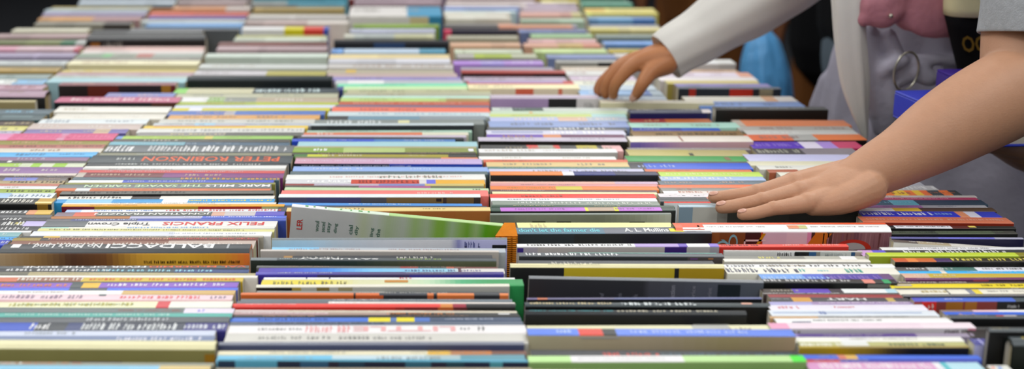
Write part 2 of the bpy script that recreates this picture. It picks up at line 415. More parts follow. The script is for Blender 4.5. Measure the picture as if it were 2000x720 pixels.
ROWS['right centre row'] = (.103, .30, '''
-12 0 . 872 1050 d0b8b4
0 7 . 870 1045 ccbcbc
7 13 . 868 1030 d8ccc8
13 20 . 866 1016 94a8dc
20 24 . 866 1010 b4c8d0
24 34 47 866 1000 f0ead8 e8e2d2
47 57 . 866 1010 605c5c:975,e8a080
57 60 69 865 1012 d84868:880,241c34 241c2c:870,d04868:881,141018:900,2c1c4c:930,141018
69 83 . 872 1015 bcb8a0
83 96 . 878 1020 dcb090
96 105 . 886 1022 c8d0b8
105 114 . 890 1050 c4c0b8:925,b0c440:1000,c0c4a8
114 118 . 888 1055 403838
118 131 . 886 1062 b084d8:940,a090d8:985,b08cd4
131 136 . 900 1080 a49cac
136 141 150 900 1103 a83428 34100f:960,541414:1040,300c0c;h
150 158 . 905 1105 b4a4b8
158 164 . 912 1122 c83434;p,b098c8,916,1100,.0,.5
164 172 184 914 1130 f8ecbc ece0c0:1005,e06848:1040,ece0c0:1088,e07858:1096,ece0c0
184 188 210 957 1168 d4c8d8 b89cc8:1070,18181a:1125,e0dcdc:1168;h;M,a0a0a0,1140,1160,.5
210 216 . 960 1226 ccd8cc:1000,284838:1060,ccd4cc
216 222 . 955 1224 c8dcc0;p,e0a030,1034,1040,.4,.9
222 228 . 955 1222 ccdc80:1155,b4dcdc
228 236 . 957 1224 bcc4ec:1090,e4c0a8:1146,b8c4d4
236 248 . 955 1226 94a8d8
248 254 . 952 1222 5c6068;m,f4f4f4,1075,1180,.7
254 262 . 950 1220 dcdcf0;m,ffffff,1076,1176,.9;p,a0a8d0,960,1060,.3,.7
262 267 . 950 1218 7044b4:1060,e09060:1095,682858
267 274 283 933 1222 ccc4d4 1c1b18;h
283 290 . 938 1212 2c2c28:1028,e03c30:1050,a8a89c:1080,e03c30:1092,34342c:1125,c8b830:1165,2c2c2c:1175,f0b8b8
290 297 305 935 1204 f0f0f0 b8b8b4
305 311 . 935 1202 f4f4f0
311 316 . 944 1226 dc6440
316 325 . 950 1228 e4c888
325 329 . 952 1230 508078
329 334 . 955 1256 d4d4f0;m,888888,1040,1230,.4
334 341 354 957 1283 f08c3c:1098,e8e8f0:1120,1c2878:1200,18204c 121b20
354 358 . 958 1284 f0b8a8:1200,d8b8d0
358 363 . 956 1283 dc9494
363 370 . 957 1284 fc842c:1085,d8c830:1136,fc842c
370 374 . 958 1282 6c4444
374 378 . 960 1282 f4ecb8
378 386 . 957 1280 ec2c14
386 392 . 958 1282 ececf0
392 400 . 960 1286 8c988c;m,d4d8d0,1010,1270,.5
400 404 . 958 1316 2c4c38
404 411 415 957 1318 284838:978,c874dc:1143,ece838:1149,c4a890:1200,ece838:1208,c874dc:1292,283c34 1a201c
415 418 434 958 1311 889088 ~6c7268,7c8074,787c70,74786c,8c9084,b4b8ac;P,10100e,1088,1116,.75,1;P,10100e,1230,1260,.8,1;P,3c3c34,1040,1066,.7,.9
434 443 . 1010 1312 f4f4a8;m,d8c890,1035,1065,.8
443 455 475 1010 1387 54788c:1180,686c78 152025:1120,141614;t,don't let the farmer die,1014,1172,74d4e0,u;t,A. L. Mullins,1220,1306,f4f4f4,u;p,f4e808,1308,1335,.25,.85;p,b8b8bc,1341,1359,.2,.8
475 481 493 1010 1403 f0f0f0:1240,b8a0dc:1325,6c50c0:1342,f8f8f8:1385,8c74d8 b8b0bc:1050,c4bcb8:1297,3c2078:1340,c0bcbc:1385,a8a4ac;m,383838,1030,1235,.6;P,402c8c,1010,1022,.05,.8
493 500 508 1012 1411 585e64 303236:1340,4c4444;m,f8f8f8,1026,1212,.8;p,90d8c8,1110,1400,.0,.15;P,705080,1345,1360,.1,.6;P,b07850,1380,1390,.1,.5;r,.2
508 513 . 1012 1392 4c4e52
513 519 540 995 1412 f0e8b8 101013:1100,c8b01c:1315,121212:1324,b4940c;h
541 545 580 1027 1485 94989c ~2c2c30,2e2e30:1250,48484e:1262,545862:1400,545c66;r,1.1;h;P,20282a,1396,1440,.1,1;V,ref,1170,.72,1,707078,9;V,code,1205,.72,1,707078,9;V,sfx,1236,.75,1,707078,9;V,fiction,1308,.2,1,94949c,10;V,price,1350,.2,1,84848c,10;V,print,1382,.3,1,84848c,10
580 583 589 1030 1488 786c98:1050,d07858:1070,706c90:1200,6870a0 0c0d10
589 596 604 1024 1502 344044 0b0d0d;m,ecd8a0,1034,1196,.6;m,e8f0f0,1212,1352,.9;p,f0b8a0,1447,1468,.2,.7;h
604 610 634 1024 1456 1c2226 131314;m,38b0b8,1034,1200,.6;m,ece4c8,1205,1400,.8;P,a8a8a4,1352,1422,.72,1;h
634 641 . 1030 1512 e8e4bc:1352,b8b8b0:1424,ece8c0;m,a08868,1032,1150,.3;m,907850,1400,1460,.5
641 654 683 1028 1548 5c84ec:1128,e04030:1175,282c2c:1201,6488ec ~c4bc9c,c4b494,bcac90,b4a478,b8a084;m,c8dcf8,1085,1107,.6;m,c8d8f8,1230,1460,.5;P,c4c0b8,1130,1205,.0,.15
683 693 . 1034 1558 1c2428;m,d83c28,1175,1280,.4;m,486878,1290,1540,.4
693 705 722 1032 1572 c0ec9c:1115,ececec:1335,bce498:1545,48e838 8cb46c;m,d8d8d8,1130,1300,.4
722 740 . 1030 1580 c8b8a0
''')
ROWS['inner right row'] = (.30, .455, '''
-12 0 . 1055 1135 d8c890
0 6 . 1056 1132 e0d890:1110,c8bc50
6 15 . 1020 1130 c8b8c8
15 24 . 1020 1132 dcc8d8
24 36 . 1016 1140 ecb4a8:1120,e8dca0
36 48 . 1016 1145 b4ccb4
48 57 . 1000 1130 e4a07c:1120,9c94a8
57 66 . 1012 1148 7884b4
66 76 . 1036 1160 acd4a0
76 84 . 1030 1166 dcb0b0
84 95 . 1022 1176 dca890:1090,c8a868:1140,d89078
95 106 . 1042 1188 c8dc98
106 116 . 1066 1205 8090bc
116 120 130 1085 1205 a8a8a4 a0a098:1166,0e1114;h
130 138 . 1098 1210 ccbca8
138 148 . 1105 1225 d8d8d4
148 157 . 1112 1240 c8b4c8
157 166 . 1120 1262 e4e4d0
166 176 . 1128 1280 c0d0dc
176 187 . 1130 1292 94bce8:1245,3c64b0:1270,a8bcc8
187 195 . 1160 1300 b8c8d8
195 200 212 1170 1391 f4eed8 e8e2bc
212 217 232 1229 1387 5c6070:1370,e8e0e0 1a1a5c:1380,30304c;h
232 239 . 1230 1388 98201c:1300,c06018
239 249 . 1230 1442 b4e4d4
249 255 . 1234 1405 1c3ca8:1330,3060c8
255 265 . 1234 1450 94764c;m,403428,1280,1440,.3
265 276 288 1228 1466 f0e8dc ~7c6cc0:1240,b894c8:1290,d4acc0:1330,dcb4b4:1460;p,b08878,1328,1332,0,1
288 292 . 1226 1464 8c8484
292 304 . 1224 1460 bcb05c:1345,b4a868;p,303018,1342,1350,.6,1
304 315 . 1222 1455 2c9c44;p,8c6c50,1415,1425,.2,.8
315 318 . 1226 1460 4c4840
318 330 . 1230 1466 2c303c:1260,1c58d8
330 335 . 1258 1466 dc7038
335 344 . 1287 1486 c0e050;m,e8f0a8,1300,1460,.4
344 352 . 1288 1492 a8c0e8;m,f4f4f4,1290,1430,.5
352 360 . 1288 1500 60707c
360 366 . 1287 1510 f0743c
366 372 . 1290 1522 8c8880;m,c87058,1320,1350,.4
372 377 . 1295 1540 f0f0f0:1325,e8dcd4;m,c06040,1325,1420,.6
377 384 . 1286 1545 e8e0e4
384 388 . 1286 1548 404448:1380,c87050
388 393 . 1288 1600 484c50
393 395 399 1297 1662 e83c24 f0f0f0
399 403 432 1325 1676 b8d0dc 7890a0:1352,b4b4ac:1400,8c8c84:1420,3c4038:1540,2e312c
432 447 476 1316 1733 f4683c:1330,f4f4f4 1a1412:1330,844c1c:1400,744018:1450,341010:1480,b03c10:1484,d0b4c4:1530,d8bcc8:1570,d88cb0:1578,3c1c14:1585,c06c18:1608,4c2820:1620,7c4c48:1660,6c4048:1670,88585c;h;B
476 481 488 1403 1656 f04434 cc2c20;m,2c1010,1410,1480,.6;m,f8d0c8,1530,1640,.5
488 490 499 1412 1682 c0bcb8 e4e4e0:1515,f0f0f0:1550,14181c:1578,285c8c:1592,8c8c84:1600,c8ccc8:1660,24507c:1668,b8a8a0;M,202020,1516,1570,.9;M,a0a8a8,1610,1650,.6
499 505 . 1412 1692 8c8c84:1570,b4b4a8:1640,f0f0f0:1670,b8b4a4;m,e8e070,1480,1520,.5
505 510 515 1412 1697 f0ece0 b4b0a8
515 522 . 1415 1746 f4f4f4;m,4c4c50,1420,1705,.6;m,c8b078,1500,1570,.3
522 534 . 1415 1752 f0eee0;m,202c58,1418,1552,.8;m,30b0a8,1560,1570,.6;m,a0d8d8,1595,1615,.3;m,28a898,1650,1678,.7
534 544 . 1485 1742 74a8f0:1570,5470d8:1610,4c40a8:1720,6c4c80;m,b0d0f8,1490,1620,.4;m,9078c8,1620,1720,.5
544 551 563 1487 1748 282828:1683,e89080:1705,303030:1722,2ca868:1736,202428 0b0e0c;m,e8e8e8,1490,1655,.7;P,7c7c74,1690,1735,.05,.7
563 571 . 1487 1756 382820:1548,5c38b8:1620,382c38:1645,ecf0f0:1730,b8dce8;m,b8b0a0,1505,1560,.5
571 574 . 1490 1757 4c3c38;m,f4f4f0,1490,1640,.8
574 580 . 1500 1760 9c3438
580 588 . 1503 1774 48484c:1545,d8a040:1582,48484c:1730,c8b060:1745,48484c;t,HART,1612,1690,f0f0f0;m,b0b0b0,1505,1540,.3
588 594 . 1503 1792 b0acdc:1585,a890bc;m,f0e8f4,1600,1780,.5
594 605 . 1503 1808 ece8f4;m,e06070,1520,1560,.5;m,e06070,1630,1670,.3
605 616 . 1503 1829 e0e8f0;m,4868b8,1600,1612,.6;p,88a8e0,1510,1800,.45,.55
616 620 . 1503 1832 c8a070:1598,a8a4a0;m,202020,1598,1775,.7
620 629 . 1515 1858 f4f4f0:1545,f4f4f4;p,404878,1545,1582,.8,1;m,181818,1588,1720,.3
629 640 650 1503 1901 f0a8c8:1540,f0dce8:1800,f4e4ec e8dce4:1530,dcd8dc:1885,e898b0;M,585050,1840,1890,.8;M,908878,1525,1560,.5
650 657 . 1540 1902 8c7cb8:1560,4c2c84:1790,9c90a8
657 666 . 1550 1880 f4f4e8:1640,ececec:1700,f4f4ec;m,b0b0a0,1660,1790,.4
666 674 . 1560 1886 c4c48c:1645,e8ece8:1695,c0c080;m,f8f8f0,1562,1640,.7;m,385850,1735,1840,.5
674 677 692 1560 1892 b8a020:1640,a8944c ~b49410,bc9c10,a88810:1690,4c3c10:1740,14120f:1780,121010
692 700 . 1560 1912 3c68e0:1635,e07858:1650,e8b848:1672,3c6ce0
700 706 . 1560 1912 c02030:1640,1c30a8
706 722 . 1576 1916 d898c8:1600,e0a8d0:1825,e8e8f0:1840,58c0c8:1852,b8e0ec;m,ffffff,1600,1830,.7
722 740 . 1580 1925 b098a8
''')
ROWS['outer right row'] = (.455, .62, '''
-12 4 . 1136 1230 74a890
4 16 . 1136 1240 6cb098
16 22 . 1140 1280 e8b848:1180,e8d878
22 33 . 1145 1289 f0e478
33 48 . 1150 1286 6c9cc8:1170,78acd8:1240,5890d8
48 53 . 1150 1288 94949c
53 67 . 1152 1298 ece084:1210,e4d898
67 80 . 1165 1302 8c9c94
80 95 . 1180 1312 78a8ec
95 104 . 1186 1325 b8a418
104 116 . 1200 1340 ccc8c8
116 124 136 1282 1434 f0f0ec e8e4dc
136 141 . 1284 1440 c8a484
141 150 . 1284 1466 e8dcec:1440,e8a080
150 157 . 1286 1476 f0e8e8
157 163 . 1300 1480 d4c468
163 169 . 1318 1502 8c80c4
169 173 188 1322 1522 485468 1e2c3e:1343,e83018:1356,1e2c3e:1422,ec3014:1467,1e2c3e:1480,c8c4a0:1506,1e2c3e;M,a8a898,1480,1506,.5
188 198 . 1336 1552 f4f0e0:1490,e8a870:1515,ece4dc
198 208 . 1360 1566 80a8f0
208 214 234 1394 1613 343430 141412
234 246 . 1434 1655 c8b8a8:1450,e88040
246 254 . 1440 1662 bcb8b0
254 262 . 1455 1672 dcdcd8
262 273 276 1458 1686 f0784c:1545,b8b8b4:1592,f08040 1c1410
276 289 . 1465 1680 5c34c0:1565,e8e0f4:1600,b090e0:1630,d03c6c;m,9c80e0,1475,1560,.5
289 301 . 1475 1672 4c484c:1568,8c848c;m,b8b8a8,1480,1560,.6
301 314 . 1455 1665 ccccf0
314 322 . 1462 1670 e0dcc0
322 330 . 1480 1680 e4e4dc
330 336 . 1500 1690 b06040:1560,e0d8c8
336 345 . 1520 1720 ececdc
345 354 . 1560 1760 c0c878
354 362 . 1600 1800 a8a8b0
362 371 . 1660 1828 484848:1700,b8b8b8;m,e0e0e0,1760,1825,.8
371 381 . 1680 1873 f07818:1742,f4c818:1770,f07818:1785,f4c818:1800,f07010:1815,2c3c38:1838,f47814:1856,283434
381 385 . 1680 1906 d4ccc8
385 390 . 1680 1908 b83060;m,e8a8c0,1690,1850,.4
390 400 . 1690 1923 10506c:1740,58b0c8:1790,14344c;m,80c0d8,1700,1780,.3
400 405 . 1678 1926 a868b0:1800,b0b0b8
405 412 . 1676 1942 f4f4f4:1745,ecc828:1797,503820;m,ffffff,1680,1740,.7
412 423 . 1677 1948 2030c8:1868,e09068:1886,d8d8e8:1908,2838c0;m,e8ecff,1682,1815,.6;m,88b0f0,1815,1865,.4
423 434 440 1677 1970 e07c58 8c2408;m,f0b8a0,1690,1960,.3;r,.5
440 445 450 1734 1980 1c1c1c:1745,e8e8f0:1856,602018:1890,1c1c18 0f0f0f;p,f0d868,1890,1904,.1,.9;m,101010,1750,1850,.4;r,.3
450 456 462 1735 1984 2c3828:1830,4c5840:1940,3c3c34 121410;m,708068,1740,1960,.4
462 465 478 1738 1996 5c5c9c:1830,6868c8:1940,a8a8c0 16123c
475 480 484 1742 2012 5c5048:1790,b0a080:1855,d8d4cc d8d4cc;r,4.0
482 487 . 1720 2012 ecebe8:1750,f0f0f4;m,585858,1775,1930,.4
487 493 . 1678 2012 d0a0d8:1705,6458d8:1730,34383c;m,f0f0f0,1765,1960,.8
492 499 514 1694 2012 c4d838:1985,8c8418 98a820:1988,746c08
503 510 521 1744 2012 d05820:1770,ec8438:1790,d06420:1825,3c1c60:1856,241c14 0f0d0d;m,f4e468,1858,2005,.8
521 528 . 1750 2012 585858:1810,b0b8b8:1840,487870:1905,ececf4;m,e8e8e8,1770,1860,.5;m,404040,1918,1995,.5
528 533 . 1756 2012 2cb4f4:1838,e8e4d8:1848,2cb4f4;m,e8f4f8,1890,2000,.4
533 541 . 1762 2012 e0b8a0:1812,d0b440
541 545 549 1768 2012 701c60 601850:1900,a8384c:1930,402030
549 553 . 1752 2012 3c3034;t,EXECUTIVE ORDERS,1756,1888,ecdcd4,u
553 561 . 1738 2012 f4dc18;m,786810,1918,2000,.5;p,c8bca0,1748,1782,.1,.7
561 564 . 1748 2012 484440;m,f0ece0,1975,1995,.7
564 573 . 1754 2012 f0ecdc:1850,303030:1853,f0ecdc:1890,8c90a0:1902,f0d840:1916,f0ecdc;m,c8b880,1800,1845,.6;m,a8a4a0,1930,2000,.4
573 577 580 1764 2012 747274 0c0c0c
580 587 604 1782 2012 4c54c4:1800,3c68d4:1980,3c4c54 9c3c34:1798,e83028:1826,8c4038:1845,ac7020:1878,8c3c34:1882,ac7020:1905,8c3c34:1944,1c1a18;M,f8d8d0,1810,1822,.7;M,c8c8c8,1965,1988,.4;m,e8e8f4,1845,1878,.5
604 608 . 1838 2012 8c7470:1900,e8c0c8:1950,f4f0f0
608 613 . 1842 2012 2c68e0
613 620 638 1852 2012 484e54 0e0e0f;m,a8a8a0,1872,1928,.4;p,c85860,1945,1960,.3,.7;p,d8d0d0,1960,1985,.3,.7
637 642 . 1862 2012 2c2c2c
642 645 . 1880 2012 101010
660 672 700 1896 1932 44449c:1912,c0c0f0:1916,44449c c4c4f0
638 644 712 1928 2016 50585c 0d0d0e;h
653 667 735 1972 2030 3c474c 10180f;h;p,d8c030,1996,2000,.3,.6
712 728 . 1935 1975 ecece4;p,e86858,1940,1945,.2,.5;p,4888e0,1952,1958,.2,.6
''')

def spans(spec, xl, xr):
    """colour bands of a spine or cover as [(x0, x1, c0, c1)] in image columns"""
    grad = spec.startswith('~'); toks = spec.lstrip('~').split(',')
    cols = [t.split(':') for t in toks]
    n = len(cols)
    if not grad:
        out, a = [], xl
        for i, t in enumerate(cols):
            b = float(t[1]) if len(t) > 1 and i < n-1 else xr
            if i == n-1: b = xr
            b = min(max(b, a), xr)
            if b > a: out.append((a, b, hexc(t[0]), hexc(t[0])))
            a = b
        return out or [(xl, xr, hexc(cols[-1][0]), hexc(cols[-1][0]))]
    st = []
    for i, t in enumerate(cols):
        st.append([float(t[1]) if len(t) > 1 else None, hexc(t[0])])
    if st[0][0] is None: st[0][0] = xl
    if st[-1][0] is None: st[-1][0] = xr
    i = 0
    while i < n:
        if st[i][0] is None:
            j = i
            while st[j][0] is None: j += 1
            for k in range(i, j): st[k][0] = st[i-1][0] + (st[j][0]-st[i-1][0])*(k-i+1)/(j-i+1)
            i = j
        i += 1
    out = []
    for a, b in zip(st, st[1:]):
        m = 6
        for k in range(m):
            u0, u1 = k/m, (k+1)/m
            c = tuple(a[1][q] + (b[1][q]-a[1][q])*(k+.5)/m for q in range(3))
            out.append((a[0]+(b[0]-a[0])*u0, a[0]+(b[0]-a[0])*u1, c, c))
    out[0] = (xl, *out[0][1:]); out[-1] = (out[-1][0], xr, *out[-1][2:])
    return [o for o in out if o[1] > o[0]]

def parse(rows):
    out = []
    for row, (xa, xb, txt) in rows.items():
        seq = []
        for ln in txt.strip().splitlines():
            head, *ex = ln.split(';')
            y0, y1, y2, xl, xr, spine, *face = head.split()
            b = dict(row=row, y0=float(y0), y1=float(y1), y2=None if y2 == '.' else float(y2),
                     xl=None if xl == '.' else float(xl), xr=None if xr == '.' else float(xr), spine=spine,
                     face=face[0] if face else spine, hard=False, roll=0.0 if row == 'inner right row' and 375 < float(y0) < 440 else random.uniform(-.25, .35), ex=[], art=False)
            for e in ex:
                k, *a = e.split(',')
                if k == 'h': b['hard'] = True
                elif k == 'B': b['art'] = True
                elif k == 'r': b['roll'] = float(a[0])
                elif k in 'tV' and k == 't' and len(a) > 5: b['ex'].append((k, [','.join(a[:-4])] + a[-4:]))
                else: b['ex'].append((k, a))
            seq.append(b)
        # place the row from its far end to its near end
        Yn, zc = None, ZN
        for i, b in enumerate(seq):
            D = 0
            if b['y2']:
                Y = Y_at(b['y1'], ZN); D = (b['y2']-b['y1'])*Y/FPX/CT
            zt = ZN + .55*min(D, .05)
            if Yn is None: Yn = Y_at(b['y0'], zt)
            z = max(z_at(b['y0'], Yn-.0006), zt)
            z = max(z, ZN-.035)
            Yf = min(Yn-.0006, Y_at(b['y0'], z))
            b['z'], b['Yf'] = z, Yf
            if i and seq[i-1]['free']:           # no cover shows: the book behind runs up to this one, up to a plausible thickness
                p = seq[i-1]; p['Yn'] = max(Yf+.0006, p['Yf']-.042)
            b['free'] = b['y2'] is None
            b['Yn'] = Yn = min(Y_at(b['y1'], z), Yf-.004)
            b['D'] = D
            Ym = (Yf+Yn)/2
            b['X0'] = xa if b['xl'] is None else X_at(b['xl'], Ym, z)
            b['X1'] = X_at(b['xr'], Ym, z)
            b['pxl'] = PX0 + b['X0']*FPX/(Ym*CT + (CZ-z)*ST); b['pxr'] = b['xr']
            out.append(b)
    return out
BOOKS = parse(ROWS)

PLIST = ['e6dcc0', 'd8cca8', 'c8b890', 'ece6d4', 'b8a67c', 'd0c4a0', 'f0ece0']
_txt = {}
def text_mesh(s):
    """flat outlines of a word, filling the unit square"""
    if s not in _txt:
        cu = bpy.data.curves.new('lettering', 'FONT'); cu.body = s; cu.resolution_u = 2; cu.fill_mode = 'FRONT'; cu.offset = .018
        o = bpy.data.objects.new('lettering', cu); COL.objects.link(o)
        me = bpy.data.meshes.new_from_object(o.evaluated_get(bpy.context.evaluated_depsgraph_get()))
        vs = [v.co.copy() for v in me.vertices]; fs = [tuple(p.vertices) for p in me.polygons]
        bpy.data.objects.remove(o); bpy.data.meshes.remove(me); bpy.data.curves.remove(cu)
        xs = [v.x for v in vs]; ys = [v.y for v in vs]
        x0, x1, y0, y1 = min(xs), max(xs), min(ys), max(ys)
        _txt[s] = ([((v.x-x0)/(x1-x0), (v.y-y0)/(y1-y0)) for v in vs], fs)
    return _txt[s]

def build_book(b, rng):
    """an upturned book: cover wrapped over the page block, its spine on top; origin at the middle of its base"""
    W = b['X1']-b['X0']; T = max(b['Yf']-b['Yn'], .004); H = b['z']-TZ
    ra = math.radians(b['roll']) if abs(b['roll']) > 2 else 0
    H -= W/2*math.sin(abs(ra))
    hard = b['hard']
    tc = .0026 if hard else .0007
    tc = min(tc, T*.22)
    crown = min(.004, T*.10, max(b['D'], .006)*.12) if hard else 0.0
    r = min(.0035 if hard else .0014, T*.24, max(b['D'], .006)*.18)
    xl, xr = b['pxl'], b['pxr']
    wx = lambda px: -W/2 + (px-xl)/(xr-xl)*W
    # outer and inner outline of the bent cover, in (y, z); near side first (-y)
    out, kind = [(-T/2, 0.0)], []
    n = 4
    def top(y):                                  # height of the spine's outside above y
        u = min(1, abs(y)/(T/2-r)) if T/2 > r else 0
        return H - crown*(max(0, u-.7)/.3)**2
    zt = H-crown
    Df = max(b['D'], .004)
    out.append((-T/2, zt-r-Df)); kind.append('f')
    out.append((-T/2, zt-r)); kind.append('f')
    for k in range(1, n+1):
        a = math.pi/2*k/n
        out.append((-T/2+r-r*math.cos(a), zt-r+r*math.sin(a))); kind.append('s' if k > 1 else 'e')
    for k in ((.08, .15, .85, .92) if hard else (.5,)):
        y = (-T/2+r) + (T-2*r)*k
        out.append((y, top(y))); kind.append('s')
    out.append((T/2-r, zt)); kind.append('s')
    for k in range(1, n+1):
        a = math.pi/2*k/n
        out.append((T/2-r+r*math.sin(a), zt-r+r*math.cos(a))); kind.append('s')
    out.append((T/2, 0.0)); kind.append('b')
    inn = []
    for (y, z) in out:
        inn.append((max(-T/2+tc, min(T/2-tc, y*(1-2*tc/T))), max(0.0, z if z < .001 else (z-tc if z > zt-r-.0001 else z))))
    S = spans(b['spine'], xl, xr); F = spans(b['face'], xl, xr)
    xs = sorted(set([xl, xr] + [q for s in S+F for q in s[:2] if xl < q < xr]))
    def colour(sp, x):
        for s in sp:
            if s[0] <= x <= s[1]: return s[2]
        return sp[-1][2]
    mb = MB(); rows = []
    no = len(out)
    for x in xs:
        base = len(mb.v)
        mb.v += [(wx(x), y, z) for y, z in out] + [(wx(x), y, z) for y, z in inn]
        rows.append(base)
    for a, c, x0, x1 in zip(rows, rows[1:], xs, xs[1:]):
        sc_, fc = colour(S, (x0+x1)/2), colour(F, (x0+x1)/2)
        for k in range(no-1):
            cc = fc if kind[k] in 'fe' else sc_
            mb.face((a+k, c+k, c+k+1, a+k+1), cc, True)
            mb.face((a+no+k+1, c+no+k+1, c+no+k, a+no+k), (.75, .72, .66))
    for base, s in ((rows[0], 1), (rows[-1], -1)):
        for k in range(no-1):
            q = (base+k, base+k+1, base+no+k+1, base+no+k)
            edge = (.55, .52, .46) if not hard else colour(F, xs[0] if s == 1 else xs[-1])
            mb.face(q if s == 1 else q[::-1], edge)
    name = 'hardcover_book' if hard else 'paperback_book'
    root = empty(name, ((b['X0']+b['X1'])/2, (b['Yf']+b['Yn'])/2, TZ), (0, math.radians(b['roll']), 0))
    root.location.z += W/2*math.sin(abs(ra)); root.location.x -= H*math.sin(ra)
    me = mb.mesh('cover'); link('cover', me, M_COVER, root)
    me.set_sharp_from_angle(angle=math.radians(40))
    # pages
    pc = hexc(rng.choice(PLIST)); e = .0035 if hard else .0006
    mb = MB(); yt = T/2-tc-.0001
    mb.box((-W/2+e, -yt, e), (W/2-e, yt, zt-max(r, tc)-.0004), pc)
    link('page_block', mb.mesh('page_block'), M_PAGES, root)
    # printing
    mb = MB()
    lift = .00025
    def put(x0, x1, v0, v1, col, uv=None, fs=None, flip=False, face=False, vert=False):
        """a flat printed shape on the spine (v from its far to its near edge) or on the cover (v from top to bottom)"""
        if uv is None:
            st = 6 if hard and not face else 1
            uv = [q for k in range(st+1) for q in ((0, k/st), (1, k/st))]; fs = [(2*k, 2*k+1, 2*k+3, 2*k+2) for k in range(st)]
        fs = fs or [(0, 1, 2, 3)]
        base = len(mb.v)
        for u, t in uv:
            if vert: u, t = 1-t, u
            if flip: u, t = 1-u, 1-t
            x = wx(x0 + (x1-x0)*u); v = v1 + (v0-v1)*t
            if face:
                mb.v.append((x, -T/2-lift, zt-r-v*(Df-r*.0)))
            else:
                y = (T/2-r) - v*(T-2*r)
                mb.v.append((x, y, top(y)+lift))
        for f in fs: mb.face(tuple(base+i for i in f), col)
    def marks(x0, x1, v0, v1, col, face):
        """rows of worn strokes where lettering is too small or blurred to read, and for one painted glare"""
        dep = (T if not face else Df); ppm = (xr-xl)/W
        hpx = min(max((v1-v0)*dep*ppm, 3.0), 16)
        x = x0; word = rng.randrange(4, 9)
        def stroke(xa, xb, va, vb, sl):
            put(xa, xb, va, vb, col, uv=[(0, 0), (.75, 0), (1, 1), (.25, 1)] if sl > 0 else [(.25, 0), (1, 0), (.75, 1), (0, 1)] if sl < 0 else None, face=face)
        while x < x1:
            cw = max(hpx*rng.uniform(.38, .62), 3.0); st = max(cw*.24, .9); hv = v1-v0
            k = rng.randrange(6); sl = rng.choice((-1, 0, 0, 1)); a_ = v0 if rng.random() < .6 else v0+hv*.25
            stroke(x, x+st*1.3, a_, v1, sl)
            if k in (0, 1, 4): stroke(x+cw*.62-st, x+cw*.62+st*.2, v0+hv*.2, v1, -sl)
            if k in (2, 3): stroke(x+st, x+cw*.6, a_+hv*.3, a_+hv*.5, 0)
            if k in (4, 5): stroke(x, x+cw*.6, v1-hv*.2, v1, 0)
            x += cw; word -= 1
            if word <= 0: x += cw*rng.uniform(.6, 1.1); word = rng.randrange(3, 10)
    ex = list(b['ex'])
    if not ex and not b['art'] and b['y1']-b['y0'] > 3.5 and rng.random() < .75:   # small worn print on an otherwise plain spine
        c0 = colour(S, (xl+xr)/2); lum = .3*c0[0]+.6*c0[1]+.1*c0[2]
        q = hexc(rng.choice(['f0ece0', 'e8d8a0', 'd8e4f0', 'f0c0a0'] if lum < .25 else ['6c6458', '8c4038', '4c5878', '586858', 'a08858', 'f8f8f4']))
        q = tuple(.6*q[i]+.4*c0[i] for i in range(3)); w_ = xr-max(xl, 0); a0 = max(xl, 0)+w_*rng.uniform(.04, .2)
        ex.append(('m', (q, a0, a0+w_*rng.uniform(.15, .35), rng.uniform(.3, .6))))
        if rng.random() < .6: a0 += w_*rng.uniform(.42, .55); ex.append(('m', (q, a0, min(a0+w_*rng.uniform(.1, .3), xr-4), rng.uniform(.25, .5))))
    C_ = lambda c: hexc(c) if isinstance(c, str) else c
    def flush(nm):
        nonlocal mb
        if mb.v: link(nm, mb.mesh(nm), M_INK, root)
        mb = MB()
    for k, a in ex:
        if k == 't':
            uv, fs = text_mesh(a[0]); put(float(a[1]), float(a[2]), .17, .83, hexc(a[3]), uv, fs, flip=len(a) < 5)
        elif k == 'V':
            uv, fs = text_mesh(a[0]); x = float(a[1]); w2 = float(a[5])/2
            put(x-w2, x+w2, float(a[2]), min(float(a[3]), 1.05), hexc(a[4]), uv, fs, face=True, vert=True)
        elif k in 'mM':
            h = float(a[3]) if len(a) > 3 else .5
            marks(float(a[1]), float(a[2]), .5-h/2, .5+h/2, C_(a[0]), k == 'M')  # the white mark at one grey spine's left end is a painted glare
        elif k in 'pP':
            v = [float(q) for q in a[3:5]] if len(a) > 4 else [.0, 1.0]
            put(float(a[1]), float(a[2]), v[0], v[1], hexc(a[0]), face=k == 'P')
        flush('printed_band' if k in 'pP' else 'lettering')
    if b['art']:
        def arc(cx, cv, rx, rv, wd, a0, a1, col, n=14, tilt=0):
            asp = 1.0
            for i in range(n):
                t0, t1 = (a0+(a1-a0)*i/n, a0+(a1-a0)*(i+1)/n)
                pts = []
                for t, q in ((t0, 1), (t1, 1), (t1, 1-wd), (t0, 1-wd)):
                    ux, uy = math.cos(t)*q, math.sin(t)*q
                    x = cx + rx*(ux*math.cos(tilt)-uy*math.sin(tilt)); v = cv - rv*(ux*math.sin(tilt)+uy*math.cos(tilt))
                    pts.append((wx(x), -T/2-lift, zt-r-v*Df))
                mb.quad(pts, col)
        def poly(pts, col): mb.quad([(wx(x), -T/2-lift*.6, zt-r-v*Df) for x, v in pts], col)
        arc(1407, 1.0, 14, .50, .28, 0, math.pi, hexc('7cb0b8')); arc(1427, .62, 9, .55, .3, -.6, 3.9, hexc('7cb0b8'), tilt=-.25)
        poly([(1403, .42), (1409, .42), (1430, 1), (1424, 1)], hexc('6ca0a8'))
        poly([(1448, 1), (1451, 1), (1451, .43), (1448, .43)], hexc('e0c8c8')); poly([(1448, .43), (1448, .55), (1490, .55), (1490, .43)], hexc('e0c8c8'))
        poly([(1468, 1), (1474, 1), (1490, .0), (1484, .0)], hexc('c89018'))
        poly([(1500, .95), (1545, .95), (1545, .86), (1500, .86)], hexc('d8c0c8'))
        poly([(1566, 1), (1594, 1), (1618, 0), (1586, 0)], hexc('c8701c'))
